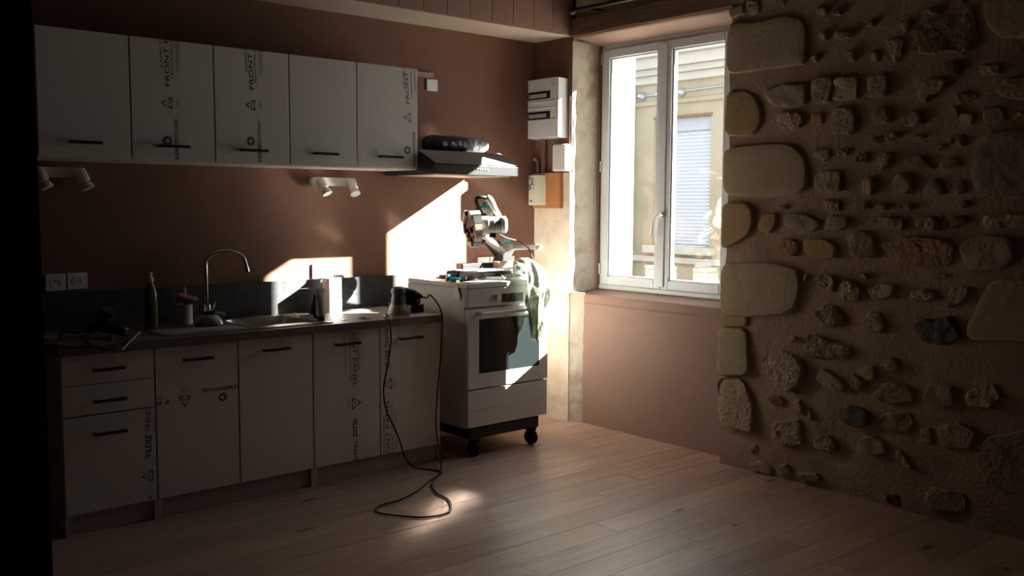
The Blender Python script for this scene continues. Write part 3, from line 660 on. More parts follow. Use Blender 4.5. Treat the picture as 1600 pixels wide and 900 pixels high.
# -- sink unit
u2 = base_body('sink_cabinet', 'white double-door base cabinet under the steel sink', 0.4, 1.2, 0)
e1 = front('door', 0.4, 0.8, DZ0, DZ1, YB, u2); bar_handle(e1, YB, (287, 564), (335, 558))
e2 = front('door', 0.8, 1.2, DZ0, DZ1, YB, u2); bar_handle(e2, YB, (412, 549), (455, 543.5))
R = (0.404, 0.796, DZ0, DZ1)
lettering(e1, R, YB, 'LDIZ', 'LDIZ', (372, 601.0), (354, 603.0), 0.019, True); lettering(e1, R, YB, 'ENTEGRE', 'ENTEGRE', (353, 603.2), (314, 607.4), 0.019)
star(e1, R, YB, (348, 620.3), 0.042, 0.39); recycle(e1, R, YB, (288.8, 624.5), 0.058, math.pi)
lettering(e1, R, YB, 'F', 'F', (263, 624.5), (256.5, 625.5), 0.022); lettering(e1, R, YB, 'R', 'R', (251.5, 626.2), (243.5, 627.4), 0.022); lettering(e1, R, YB, 'P', 'P', (250.5, 620.0), (247, 620.5), 0.012)
fineprint(e1, R, YB, [((279, 609), (297, 606.5)), ((281, 612), (296, 610))])
# -- last unit
u3 = base_body('base_cabinet', 'white double-door base cabinet beside the cooker, printed film on both doors', 1.2, 2.0, 0)
g1 = front('door', 1.2, 1.6, DZ0, DZ1, YB, u3); bar_handle(g1, YB, (525.5, 539), (565, 536))
g2 = front('door', 1.6, 2.0, DZ0, DZ1, YB, u3); bar_handle(g2, YB, (626, 530.5), (662, 526))
R = (1.204, 1.596, DZ0, DZ1)
lettering(g1, R, YB, 'ONT PANEL', 'ONT PANEL', (550.1, 519.4), (551.9, 605.2), 0.027)
lettering(g1, R, YB, 'KAPAK PANEL', 'KAPAK PANEL', (557.8, 521.7), (558.8, 579.7), 0.013); lettering(g1, R, YB, 'NOURI LUCIOASE', 'NOURI LUCIOASE', (544.8, 516.8), (546.3, 595.7), 0.015)
fineprint(g1, R, YB, [((540.5, 517), (541.5, 590)), ((538.5, 524), (539.5, 582)), ((536.8, 524), (537.6, 560))])
recycle(g1, R, YB, (555, 630.2), 0.062, -math.pi/2); fineprint(g1, R, YB, [((545, 624), (545.3, 638)), ((542, 623), (542.3, 637))])
lettering(g1, R, YB, 'YILDIZ', 'YILDIZ', (551.4, 653.2), (551.9, 684.0), 0.028, True); lettering(g1, R, YB, 'TREND', 'TREN', (552, 688), (552.6, 715.5), 0.028, thin=True)
R = (1.604, 1.996, DZ0, DZ1)
lettering(g2, R, YB, 'YILDIZ', 'YILDIZ', (608, 576.6), (607.6, 546), 0.028, True); lettering(g2, R, YB, 'TREND', 'TREN', (607.6, 542.5), (607, 516.5), 0.028, thin=True)
recycle(g2, R, YB, (607.6, 599.6), 0.060, math.pi/2); fineprint(g2, R, YB, [((615.5, 606), (615, 592)), ((617.5, 606), (617, 592))])
lettering(g2, R, YB, 'ONT PANEL', 'ONT PANEL', (609.4, 708), (608, 622.5), 0.027); lettering(g2, R, YB, 'KAPAK PANEL', 'KAPAK PANEL', (601.7, 706.8), (601.2, 646.8), 0.013)
lettering(g2, R, YB, 'NOURI LUCIOASE', 'NOURI LUCIOASE', (614.5, 706.3), (613.2, 631.5), 0.014)
fineprint(g2, R, YB, [((617.5, 704), (616.5, 640)), ((619.5, 703), (618.6, 638))])
# -- wall cabinets
def wall_cab(name, label, x0, x1):
    t = thing(name, label, 'cabinet', ((x0+x1)/2, -0.18, UZ0), 'wall cabinets over the worktop'); bm = bmesh.new()
    for a in (x0, x1-T): bm_box(bm, a+0.0005, a+T-0.0005, YU+T+0.001, -0.001, UZ0, UZ1, 0.0008)
    for z in (UZ0, UZ1-T): bm_box(bm, x0+T, x1-T, YU+T+0.001, -0.001, z, z+T)
    bm_box(bm, x0+T, x1-T, -0.01, -0.003, UZ0+T, UZ1-T); mkbm('body', bm, M['carcass'], t); return t
w1 = wall_cab('wall_cabinet', 'plain white single-door wall cabinet next to the dark partition', 0.0, 0.4)
w2 = wall_cab('wall_cabinet', 'white wall cabinet with printed film on both of its doors', 0.4, 1.2)
w3 = wall_cab('wall_cabinet', 'white wall cabinet beside the hood, print on its right door only', 1.2, 2.0)
UD = []
for i, (w_, hp_) in enumerate(((w1, ((108, 221.5), (161, 222.5))), (w2, ((250, 227.5), (298, 229.8))), (w2, ((377, 234), (420, 236))), (w3, ((491, 239.5), (530, 241))), (w3, ((594, 244.5), (631, 245.6))))):
    d_ = front('door', i*0.4, i*0.4+0.4, UZ0+0.004, UZ1, YU, w_); bar_handle(d_, YU, *hp_); UD.append(d_)
def film(d_, i, kap, fro, pan, rec, yi, st, fp):
    R = (i*0.4+0.004, i*0.4+0.396, UZ0+0.005, UZ1-0.001)
    lettering(d_, R, YU, 'KAPAK PANEL', 'KAPAK', *kap, 0.013); lettering(d_, R, YU, 'FRONT PANEL', 'FRONT', *fro, 0.025); lettering(d_, R, YU, 'PANOURI LUCIOASE', 'PANOURI', *pan, 0.014)
    recycle(d_, R, YU, rec, 0.055, math.pi/2)
    a, b = Vector(yi[0]), Vector(yi[1])
    m1 = a.lerp(b, 0.455); m2 = a.lerp(b, 0.475)
    lettering(d_, R, YU, 'YILDIZ', 'YILDIZ', tuple(a), tuple(m1), 0.019, True); lettering(d_, R, YU, 'ENTEGRE', 'ENTEGRE', tuple(m2), tuple(b), 0.019)
    star(d_, R, YU, st, 0.044, 0.39); fineprint(d_, R, YU, fp)
film(UD[1], 1, ((254.5, 105.5), (252.5, 71.7)), ((265.5, 135), (263.2, 74.5)), ((271.3, 123), (269.5, 76.3)), (263, 161), ((279.2, 257), (277.6, 187)), (262, 220),
     [((276, 113), (274.5, 62)), ((278.8, 115), (277, 62)), ((281, 108), (279.5, 62)), ((279.5, 170), (279, 153)), ((276.5, 168), (276, 154))])
film(UD[2], 2, ((386.8, 111.8), (385.2, 81.5)), ((396.9, 140), (393.8, 83.3)), ((401.5, 128.8), (399.7, 85.7)), (393.4, 164.3), ((408.5, 254.8), (407.4, 189)), (392, 220.5),
     [((406, 119), (404.8, 80)), ((408.5, 121), (407, 80)), ((410.3, 114), (409, 80)), ((408.5, 173), (408, 158)), ((405.5, 171), (405, 159))])
film(UD[4], 4, ((632.8, 137.9), (631.5, 110.7)), ((640, 161.9), (636.5, 112)), ((645.3, 152), (642.7, 113.3)), (637.9, 183.5), ((649.3, 264.8), (648.5, 206)), (636.5, 234.7),
     [((648.6, 143), (646.6, 109)), ((650.6, 145), (648.6, 109)), ((651, 191), (650.5, 177))])

# -- worktop with the sink cut out, upstand
WZ = 0.830; SX0, SX1, SY0, SY1 = 0.90, 1.28, -0.49, -0.13
bm = bmesh.new()
for a in ((-0.012, SX0, -0.605, -0.022), (SX1, 2.0, -0.605, -0.022), (SX0, SX1, -0.605, SY0), (SX0, SX1, SY1, -0.022)): bm_box(bm, a[0], a[1], a[2], a[3], DZ1+0.001, WZ)
bmesh.ops.remove_doubles(bm, verts=bm.verts[:], dist=0.0001)
tag(mkbm('worktop', bm, M['top']), 'dark grey laminate worktop over the base cabinets', 'worktop')
tag(box('upstand', 0.0, 2.60, -0.021, -0.0005, WZ-0.02, 1.013, M['splash'], None, 0.001), 'slate grey upstand panel along the brown wall', 'upstand')
# -- sink: plate with drainer on the left, bowl on the right
sk = thing('kitchen_sink', 'stainless steel inset sink with a drainer, under the tall tap', 'sink', (0.9, -0.3, WZ))
bm = bmesh.new(); px0, px1, py0, py1 = 0.47, 1.33, -0.555, -0.07; h = 0.006
for a in ((px0, SX0+0.012, py0, py1), (SX1-0.012, px1, py0, py1), (SX0+0.012, SX1-0.012, py0, SY0+0.012), (SX0+0.012, SX1-0.012, SY1-0.012, py1)): bm_box(bm, a[0], a[1], a[2], a[3], WZ+0.0005, WZ+h)
for k in range(7): bm_box(bm, px0+0.06, SX0-0.06, -0.46+k*0.05, -0.445+k*0.05, WZ+h, WZ+h+0.003, 0.001)
mkbm('sink_plate', bm, M['steel'], sk)
bm = bmesh.new(); rings = []
for s, z in ((1.0, WZ+h), (0.96, WZ-0.02), (0.93, WZ-0.12), (0.86, WZ-0.15), (0.15, WZ-0.155)):
    r = []
    for q in range(40):
        an = 2*math.pi*q/40; c, s_ = math.cos(an), math.sin(an); sg = lambda v: (abs(v)**0.35)*(1 if v > 0 else -1)
        r.append(bm.verts.new(((SX0+SX1)/2+sg(c)*0.178*s, (SY0+SY1)/2+sg(s_)*0.168*s, z)))
    rings.append(r)
for k in range(4):
    for q in range(40): bm.faces.new((rings[k][q], rings[k][(q+1) % 40], rings[k+1][(q+1) % 40], rings[k+1][q]))
bm.faces.new(rings[-1]); mkbm('sink_bowl', bm, M['steel'], sk, True)
lathe('drain', ((SX0+SX1)/2, (SY0+SY1)/2, WZ-0.1545), (0, 0, 1), [(0.0, 0), (0.035, 0), (0.038, 0.003), (0.0, 0.004)], M['chrome'], sk, 18)
# -- tap
fp = Vector((0.845, -0.115, WZ+h)); tp = thing('kitchen_tap', 'chrome swan-neck tap standing behind the sink', 'tap', fp)
lathe('tap_body', fp, (0, 0, 1), [(0.027, 0), (0.027, 0.012), (0.022, 0.016), (0.022, 0.085), (0.012, 0.092)], M['chrome'], tp, 20)
pts = [fp+Vector((0, 0, 0.088)), fp+Vector((0, 0, 0.20)), fp+Vector((0, 0, 0.27))]
for k in range(0, 9):
    an = math.pi*(1-k/8*0.93); pts.append(fp+Vector((0.1+0.1*math.cos(an), -0.004*k, 0.300+0.058*math.sin(an)*1.0)))
e_ = pts[-1]; pts.append(e_+Vector((0.012, -0.004, -0.05)))
tube('spout', pts, 0.0105, M['chrome'], tp, 12, 5)
cyl('nozzle', pts[-1]+Vector((-0.003, 0, 0.012)), pts[-1]+Vector((0.002, 0, -0.016)), 0.0125, M['chrome'], tp, 14)
tube('lever', [fp+Vector((0.020, 0, 0.06)), fp+Vector((0.038, -0.004, 0.064)), fp+Vector((0.044, -0.005, 0.10))], 0.005, M['chrome'], tp)

# -- wall spot lights
def spotbar(pl, pr, label, heads):
    """plate on the wall with two swivel heads; pixels of the plate's ends"""
    a, b = un(*pl, 1, -0.02), un(*pr, 1, -0.02); z = (a.z+b.z)/2
    t = thing('spotlight_bar', label, 'spotlight', ((a.x+b.x)/2, -0.01, z)); n = 10; poly = []
    r = 0.024
    for k in range(n+1): an = math.pi/2+math.pi*k/n; poly.append((a.x+r+math.cos(an)*r, -0.001, z+math.sin(an)*r))
    for k in range(n+1): an = -math.pi/2+math.pi*k/n; poly.append((b.x-r+math.cos(an)*r, -0.001, z+math.sin(an)*r))
    prism('mounting_plate', poly, (0, -0.022, 0), M['plastic_w'], t)
    for x, d in heads(a.x, b.x):
        c = Vector((x, -0.045, z-0.004)); d = Vector(d).normalized()
        cyl('swivel', (x, -0.020, z), c, 0.010, M['plastic_w'], t, 12)
        hd_ = lathe('lamp_head', c-d*0.022, d, [(0.0, 0), (0.020, 0.002), (0.026, 0.010), (0.026, 0.062), (0.020, 0.064)], M['plastic_w'], t, 18)
        lathe('bulb', c+d*0.042, d, [(0.019, 0), (0.021, 0.006), (0.030, 0.034), (0.029, 0.037), (0.0, 0.040)], M['bulb'], hd_, 18)
spotbar((50, 267), (128, 271), 'white two-head wall spotlight above the double socket at the dark end', lambda a, b: ((a+0.025, (0.35, -0.25, -0.9)), (b-0.012, (0.35, -0.25, -0.9))))
spotbar((486, 283), (551, 285), 'white two-head wall spotlight between tap and hood', lambda a, b: ((a+0.05, (0.22, -0.50, -0.84)), (b-0.02, (-0.05, -0.55, -0.83))))

# -- sockets and switches
def socket(x0, x1, z0, z1, label, group, plain=False, y=-0.0005):
    t = thing('wall_socket' if not plain else 'wall_plate', label, 'socket' if not plain else 'wall plate', ((x0+x1)/2, y, z0), group)
    box('cover_plate', x0, x1, y-0.010, y, z0, z1, M['plastic_w'], t, 0.003)
    if not plain:
        c = Vector(((x0+x1)/2, y-0.0102, (z0+z1)/2)); lathe('round_recess', c, (0, -1, 0), [(0.024, 0), (0.024, 0.0022), (0.021, 0.0022), (0.020, 0.0006), (0.0, 0.0006)], M['plastic_w'], t, 24)
        for dx in (-0.0095, 0.0095): lathe('contact_hole', c+Vector((dx, -0.0007, -0.002)), (0, -1, 0), [(0.0032, 0), (0.0032, 0.0004)], M['black'], t, 10)
        cyl('earth_pin', c+Vector((0, -0.0008, 0.010)), c+Vector((0, -0.012, 0.010)), 0.0024, M['steel'], t, 8)
sx = [un(x, 440, 1, -0.01).x for x in (71, 103, 105, 137)]
socket(sx[0], sx[1], 1.022, 1.102, 'white square socket by the upstand, nearer the dark partition', 'sockets left of the sink')
socket(sx[2], sx[3], 1.024, 1.104, 'white square socket by the upstand, nearer the washing-up liquid', 'sockets left of the sink')
sx = [un(x, 420, 1, -0.01).x for x in (488, 512.5, 513.5, 538)]
socket(sx[0], sx[1], 1.016, 1.100, 'blank white wall plate just above the carton, beside a sunlit socket', 'plates above the carton', True)
socket(sx[2], sx[3], 1.016, 1.098, 'white square socket behind the carton, half in sunlight', 'plates above the carton')
sx = [un(x, 407, 1, -0.01).x for x in (747, 765, 767, 785, 787, 804)]
socket(sx[0], sx[1], 1.022, 1.100, 'white socket behind the mitre saw, nearest the sunlit wall', 'sockets behind the cooker')
socket(sx[2], sx[3], 1.022, 1.100, 'white socket behind the saw column, middle one of three', 'sockets behind the cooker')
socket(sx[4], sx[5], 1.022, 1.100, 'white socket behind the mitre saw, nearest the window wall', 'sockets behind the cooker')
a, b = un(667, 123, 1, -0.01), un(684, 143, 1, -0.01)
socket(a.x, b.x, b.z, a.z, 'blank white plate high on the wall beside the last wall cabinet', None, True)

# ================================================================== HOOD
HX0, HX1, HY = 2.022, 2.640, -0.50
hood = thing('cooker_hood', 'dark slanted cooker hood on the brown wall above the cooker', 'cooker hood', ((HX0+HX1)/2, -0.25, 1.61))
prism('hood_body', [(HX0, HY, 1.612), (HX0, HY, 1.668), (HX0, -0.33, 1.748), (HX0, -0.001, 1.748), (HX0, -0.001, 1.612)], (HX1-HX0, 0, 0), M['hood'], hood, 0.002)
n_ = Vector((0, -(1.748-1.668), 0)).normalized()
prism('smoked_glass_top', [(HX0+0.006, HY+0.004, 1.6725), (HX0+0.006, -0.335, 1.7515), (HX0+0.006, -0.337, 1.7545), (HX0+0.006, HY+0.002, 1.6755)], (HX1-HX0-0.012, 0, 0), M['hood_glass'], hood)
box('front_fascia', HX0, HX1, HY-0.004, HY+0.001, 1.613, 1.666, M['hood'], hood, 0.001)
for k in range(5):
    c = un(746+k*4.0, 264.0+k*0.4, 1, HY-0.004); lathe('control_button', c, (0, -1, 0), [(0.005, 0), (0.005, 0.004), (0.003, 0.005)], M['plastic_w'], hood, 10)
for k in range(2):
    x = HX0+0.03+k*0.285; box('grease_filter', x, x+0.275, HY+0.05, -0.08, 1.6085, 1.6118, M['hood_under'], hood)
def blob(name, c, ax, r, mat_, parent, seed, prof, n=18, wob=0.12, sy=0.62):
    """wrapped bundle: uneven turned shape"""
    a, b, d = frame_axes(ax); bm = bmesh.new(); rings = []
    for t, rr in prof:
        ring = []
        for i in range(n):
            an = 2*math.pi*i/n; q = Vector(c)+d*t+(a*math.cos(an)+b*math.sin(an)*sy)*rr*r
            k = 1+noise.noise(q*24+Vector((seed, 0, 0)))*wob; ring.append(bm.verts.new(Vector(c)+d*t+(a*math.cos(an)+b*math.sin(an)*sy)*rr*r*k))
        rings.append(ring)
    for k in range(len(rings)-1):
        for i in range(n): bm.faces.new((rings[k][i], rings[k][(i+1) % n], rings[k+1][(i+1) % n], rings[k+1][i]))
    bm.faces.new(rings[0]); bm.faces.new(rings[-1]); return mkbm(name, bm, mat_, parent, True, math.radians(45))
bz = 1.748+0.056
bg = thing('wrapped_bundle', 'black film-wrapped bundle lying on top of the cooker hood', 'bundle', (2.42, -0.20, 1.749))
blob('black_wrap', (2.17, -0.20, bz), (1, 0, 0), 0.070, M['bag'], bg, 3, [(0, .2), (0.01, .75), (0.04, .98), (0.16, 1.0), (0.24, 1.0), (0.27, .95)], wob=0.05, sy=0.74)
blob('clear_wrap', (2.44, -0.20, bz), (1, 0, 0), 0.070, M['clear_film'], bg, 9, [(-0.005, .9), (0.03, 1.0), (0.09, 1.02), (0.15, .92), (0.18, .66), (0.20, .25)], wob=0.14, sy=0.72)

# ================================================================== ELECTRICS ON THE PIER
PX = XW-0.0045
pn = thing('fuse_box', 'white two-row fuse box on the pier beside the window', 'fuse box', (PX, -0.16, 1.875))
py0_, py1_ = -0.010, -0.315; pz0, pz1 = 1.880, 2.262
prism('housing', [(PX, py0_, pz0), (PX-0.085, py0_-0.004, pz0+0.004), (PX-0.095, py0_-0.02, pz0+0.006), (PX-0.095, py1_+0.02, pz0+0.006), (PX-0.085, py1_+0.004, pz0+0.004), (PX, py1_, pz0)], (0, 0, pz1-pz0), M['plastic_w'], pn, 0.003)
for (za_, zb_) in ((2.135, 2.185), (2.005, 2.055)):
    rw = box('breaker_row', PX-0.0975, PX-0.094, -0.245, -0.030, za_, zb_, M['black'], pn, 0.001)
    for k in range(9): box('breaker', PX-0.103, PX-0.0976, -0.060-k*0.019, -0.045-k*0.019, za_+0.010, zb_-0.016, M['tin'], rw)
for z in (2.115, 2.075, 1.995): box('cover_ridge', PX-0.099, PX-0.094, -0.30, -0.025, z, z+0.004, M['plastic_w'], pn)
for (z, s_) in ((2.225, 1), (1.925, -1)):
    obox('cover_clip', (PX-0.096, -0.055, z), (0, -0.6, 0.8*s_), (1, 0, 0), (0, 0.8*s_, 0.6), 0.025, 0.002, 0.004, M['plastic_w'], pn)
    obox('cover_clip', (PX-0.096, -0.262, z), (0, 0.6, 0.8*s_), (1, 0, 0), (0, 0.8*s_, -0.6), 0.025, 0.002, 0.004, M['plastic_w'], pn)
wbx = box('connection_box', PX-0.058, PX, -0.350, -0.225, 1.662, 1.838, M['plastic_w'], None, 0.012); tag(wbx, 'rounded white connection box under the fuse box, by the reveal', 'connection box')
bdz = thing('meter_board', 'varnished wooden board with a beige main breaker, below the fuse box', 'breaker board', (PX, -0.16, 1.42))
box('wooden_board', PX-0.040, PX, -0.285, -0.020, 1.420, 1.655, M['wood_board'], bdz, 0.003)
mb = prism('main_breaker', [(PX-0.041, -0.028, 1.44), (PX-0.085, -0.030, 1.44), (PX-0.092, -0.036, 1.44), (PX-0.092, -0.100, 1.44), (PX-0.041, -0.150, 1.44)], (0, 0, 0.20), M['plastic_b'], bdz, 0.002)
for k, (y, z, w, hh) in enumerate(((-0.045, 1.625, .020, .030), (-0.070, 1.60, .018, .05), (-0.050, 1.560, .022, .036), (-0.060, 1.468, .026, .016), (-0.084, 1.555, .006, .008))):
    box('breaker_marking', PX-0.0935, PX-0.0921, y-w/2, y+w/2, z-hh/2, z+hh/2, M['ink_grey'], mb)
box('breaker_seam', PX-0.0935, PX-0.0921, -0.098, -0.036, 1.575, 1.578, M['black'], mb)
cdt = thing('conduit', 'brown painted conduit between fuse box and breaker board', 'conduit', (PX, -0.13, 1.655))
tube('conduit_pipe', [(PX-0.02, -0.105, 1.655), (PX-0.02, -0.105, 1.74), (PX-0.02, -0.105, 1.879)], 0.018, M['paint'], cdt)
tube('cable_bend', [(PX-0.03, -0.06, 1.656), (PX-0.03, -0.058, 1.71), (PX-0.03, -0.045, 1.742), (PX-0.03, -0.018, 1.748)], 0.010, M['paint_pink'], cdt)

# curtain rod near the ceiling
rd = thing('curtain_rod', 'black curtain rod with ball finial above the timber lintel', 'curtain rod', (3.10, -1.2, 2.63))
cyl('rod', (3.10, -0.50, 2.652), (3.10, -2.10, 2.652), 0.013, M['black'], rd, 12)
lathe('finial', (3.10, -0.505, 2.652), (0, 1, 0), [(0.013, 0), (0.018, 0.006), (0.026, 0.020), (0.026, 0.034), (0.016, 0.046), (0, 0.048)], M['black'], rd, 16)
for y in (-0.60, -2.0): cyl('bracket', (3.10, y, 2.646), (3.262, y, 2.66) if y > -1 else (XS, y, 2.66), 0.008, M['black'], rd, 10); 

a, b = un(656.5, 112, 1, -0.012), un(676, 122, 1, -0.012)
tag(box('wall_batten', 2.2, b.x, -0.024, -0.0005, b.z, a.z, M['fascia'], None, 0.002), 'short pinkish batten on the wall beside the last wall cabinet', 'batten')

# ================================================================== COOKER ON ITS DOLLY
KX0, KX1, KY0, KY1 = 2.115, 2.725, -0.68, -0.105
KZ0, KZ1 = 0.172, 1.000
ck = thing('cooker', 'white freestanding cooker with dark oven window, raised on a wheeled dolly', 'cooker', ((KX0+KX1)/2, -0.39, KZ0))
box('body', KX0+0.004, KX1-0.004, KY0+0.028, KY1, KZ0, 0.972, M['enamel_side'], ck, 0.003)
box('side_panel', KX0, KX0+0.005, KY0+0.03, KY1+0.01, KZ0+0.002, 0.970, M['enamel_side'], ck, 0.001)
box('hob_top', KX0-0.006, KX1+0.006, KY0-0.006, KY1-0.002, 0.973, KZ1, M['enamel'], ck, 0.004)
cp = box('control_panel', KX0, KX1, KY0, KY0+0.03, 0.866, 0.972, M['enamel'], ck, 0.003)
a, b = un(784, 459, 1, KY0), un(817, 470, 1, KY0); box('display', a.x, b.x, KY0-0.002, KY0+0.001, b.z, a.z, M['oven_glass'], cp, 0.0005)
for px in (776, 826, 838, 849):
    c = un(px, 464, 1, KY0); lathe('knob', c+Vector((0, 0.001, 0)), (0, -1, 0), [(0.021, 0), (0.021, 0.004), (0.017, 0.006), (0.015, 0.022), (0.0, 0.023)], M['enamel'], cp, 18)
od = ring = None
bm = bmesh.new(); dz0, dz1 = 0.402, 0.855; gx0, gx1, gz0, gz1 = 2.196, 2.655, 0.487, 0.795
for a in ((KX0+0.002, gx0, dz0, dz1), (gx1, KX1-0.002, dz0, dz1), (gx0, gx1, dz0, gz0), (gx0, gx1, gz1, dz1)): bm_box(bm, a[0], a[1], KY0-0.004, KY0+0.026, a[2], a[3])
bmesh.ops.remove_doubles(bm, verts=bm.verts[:], dist=0.0001)
od = mkbm('oven_door', bm, M['enamel'], ck)
box('oven_window', gx0-0.001, gx1+0.001, KY0-0.0045, KY0+0.002, gz0-0.001, gz1+0.001, M['oven_glass'], od)
oh = cyl('door_handle', (KX0+0.06, KY0-0.042, 0.832), (KX1-0.06, KY0-0.042, 0.832), 0.010, M['enamel'], od, 14)
for x in (KX0+0.075, KX1-0.075): box('handle_foot', x-0.010, x+0.010, KY0-0.042, KY0-0.003, 0.825, 0.839, M['enamel'], od, 0.002)
dr = box('warming_drawer', KX0+0.002, KX1-0.002, KY0-0.002, KY0+0.026, KZ0+0.008, 0.392, M['enamel'], ck, 0.003)
box('drawer_groove', KX0+0.006, KX1-0.006, KY0-0.0035, KY0-0.0015, 0.278, 0.284, M['enamel_side'], dr)
for k in range(4):
    x = KX0+0.16+(k % 2)*0.30; y = -0.52+(k//2)*0.27
    lathe('burner', (x, y, KZ1), (0, 0, 1), [(0.05, 0), (0.05, 0.006), (0.032, 0.010), (0.032, 0.018), (0, 0.019)], M['black'], ck, 18)
dl = thing('dolly', 'black wheeled dolly carrying the white cooker', 'dolly', ((KX0+KX1)/2, -0.39, 0))
bm = bmesh.new(); dx0, dx1, dy0, dy1 = KX0+0.03, KX1-0.055, KY0+0.012, KY1-0.01
bm_box(bm, dx0, dx1, dy0, dy1, 0.108, KZ0-0.0005, 0.003); mkbm('platform', bm, M['black'], dl)
for x in (dx0+0.05, dx1-0.035):
    for y in (dy0+0.030, dy1-0.06):
        wv = thing if False else None
        ax = Vector((1, 0.25, 0)).normalized(); c = Vector((x, y, 0.046))
        w_ = lathe('caster_wheel', c-ax*0.013, ax, [(0.018, 0), (0.040, 0.001), (0.046, 0.006), (0.046, 0.020), (0.040, 0.025), (0.018, 0.026)], M['rubber'], dl, 22)
        bm = bmesh.new(); perp = Vector((-ax.y, ax.x, 0))
        for s_ in (-1, 1):
            P = [c+ax*(s_*0.018)+perp*u_+Vector((0, 0, v_)) for u_, v_ in ((-0.012, -0.006), (0.012, -0.006), (0.026, 0.058), (-0.026, 0.058))]
            A_ = [bm.verts.new(p) for p in P]; B_ = [bm.verts.new(p+ax*(s_*0.003)) for p in P]
            bm.faces.new(A_); bm.faces.new(B_)
            for i in range(4): bm.faces.new((A_[i], A_[(i+1) % 4], B_[(i+1) % 4], B_[i]))
        cc = c+Vector((0, 0, 0.059)); bm_box(bm, cc.x-0.026, cc.x+0.026, cc.y-0.026, cc.y+0.026, cc.z-0.003, cc.z+0.0025)
        mkbm('fork', bm, M['saw_dark'], w_)

# ================================================================== MITRE SAW ON THE COOKER
def at(px, py, Y): return un(px, py, 1, Y)
X3, Y3, Z3 = Vector((1, 0, 0)), Vector((0, 1, 0)), Vector((0, 0, 1))
sawY = -0.40
saw = thing('mitre_saw', 'pale sliding mitre saw with tilted head standing on the cooker', 'mitre saw', (2.48, -0.40, KZ1))
b0 = KZ1+0.002
# base casting and turntable
lathe('turntable', (2.47, -0.42, b0+0.018), (0, 0, 1), [(0.0, 0), (0.145, 0), (0.15, 0.006), (0.15, 0.026), (0.14, 0.032), (0, 0.032)], M['saw_dark'], saw, 30)
bs = box('base_casting', 2.175, 2.700, -0.52, -0.40, b0+0.020, b0+0.056, M['saw_dark'], saw, 0.008)
for x in (2.20, 2.645):
    for y in (-0.505, -0.415): cyl('foot', (x+0.015, y, b0-0.002), (x+0.015, y, b0+0.022), 0.018, M['rubber'], saw, 14)
box('table_plate', 2.185, 2.50, -0.60, -0.44, b0+0.056, b0+0.062, M['alu'], saw, 0.002)
# mitre scale: curved plate at the front edge
bm = bmesh.new(); cc = Vector((2.47, -0.42, b0+0.03)); ro, ri = 0.235, 0.190; arc = []
for k in range(15):
    an = math.radians(-105+k*5.5); arc.append((math.cos(an), math.sin(an)))
v0 = [[bm.verts.new(cc+Vector((c_*r_, s_*r_, z_))) for c_, s_ in arc] for r_, z_ in ((ri, 0.004), (ro, -0.012), (ro, -0.026), (ri, -0.010))]
for q in range(4):
    for k in range(14): bm.faces.new((v0[q][k], v0[q][k+1], v0[(q+1) % 4][k+1], v0[(q+1) % 4][k]))
bm.faces.new([v0[q][0] for q in range(4)]); bm.faces.new([v0[q][14] for q in range(4)])
ms = mkbm('mitre_scale', bm, M['alu'], saw)
for k in (3, 7, 11):
    c_, s_ = arc[k]; lathe('scale_screw', cc+Vector((c_*0.212, s_*0.212, -0.0035)), (0, 0, 1), [(0.006, 0), (0.006, 0.003)], M['black'], ms, 10)
box('fence', 2.30, 2.66, -0.395, -0.380, b0+0.055, b0+0.090, M['saw_dark'], saw, 0.004)
# column that carries the arm
colb = at(786, 412, -0.36); colt = at(799, 386, -0.36)
prism('column', [at(771, 412, -0.36), at(795, 412, -0.36), at(800, 396, -0.36), at(806, 390, -0.36), at(803, 383, -0.36), at(790, 381, -0.36), at(784, 392, -0.36), at(774, 400, -0.36)], (0.05, 0.075, 0), M['saw_dark'], saw, 0.006)
lathe('pivot_boss', at(783, 386, -0.385), (0.75, -0.6, 0), [(0.0, 0), (0.030, 0), (0.030, 0.05), (0.020, 0.055), (0.02, 0.07), (0, 0.07)], M['saw_grey'], saw, 18)
lathe('bevel_knob', at(776, 382, -0.41), (0.75, -0.6, 0), [(0.0, 0), (0.020, 0.002), (0.022, 0.02), (0.012, 0.026), (0, 0.027)], M['black'], saw, 12)
obox('pivot_block', at(777, 390, -0.39), (0.7, -0.7, 0), (0.7, 0.7, 0), (0, 0, 1), 0.032, 0.03, 0.022, M['tan_plastic'], saw, 0.006)
# slide rail, pointing out into the room
ra, rb = at(800, 387, -0.40), at(838, 386, -0.60)
sr = cyl('slide_rail', ra, rb, 0.0145, M['alu'], saw, 18)
rd_ = (rb-ra).normalized(); lathe('rail_cap', rb-rd_*0.006, rd_, [(0.014, 0), (0.021, 0.002), (0.021, 0.018), (0.015, 0.022), (0.014, 0.045), (0.0, 0.047)], M['saw_grey'], saw, 18)
# head: blade guard, gear housing, motor, D handle
bc = at(740, 356, -0.46); ax = Vector((0.93, -0.34, 0.10)).normalized(); u_, v_, _ = frame_axes(ax)
bl = lathe('saw_blade', bc-ax*0.001, ax, [(0.0, 0), (0.094, 0), (0.094, 0.002), (0.0, 0.002)], M['steel'], saw, 40)
def guard(name, r0, r1, a0, a1, w0, w1, m, parent=saw, n=24):
    """part ring around the blade axis"""
    bm = bmesh.new(); G = []
    for k in range(n+1):
        an = math.radians(a0+(a1-a0)*k/n); d = X3 if False else (u_*math.cos(an)+v_*math.sin(an))
        G.append([bm.verts.new(bc+d*r+ax*w) for r, w in ((r0, w0), (r1, w0), (r1, w1), (r0, w1))])
    for k in range(n):
        for q in range(4): bm.faces.new((G[k][q], G[k][(q+1) % 4], G[k+1][(q+1) % 4], G[k+1][q]))
    bm.faces.new(G[0]); bm.faces.new(G[-1]); return mkbm(name, bm, m, parent, True, math.radians(35))
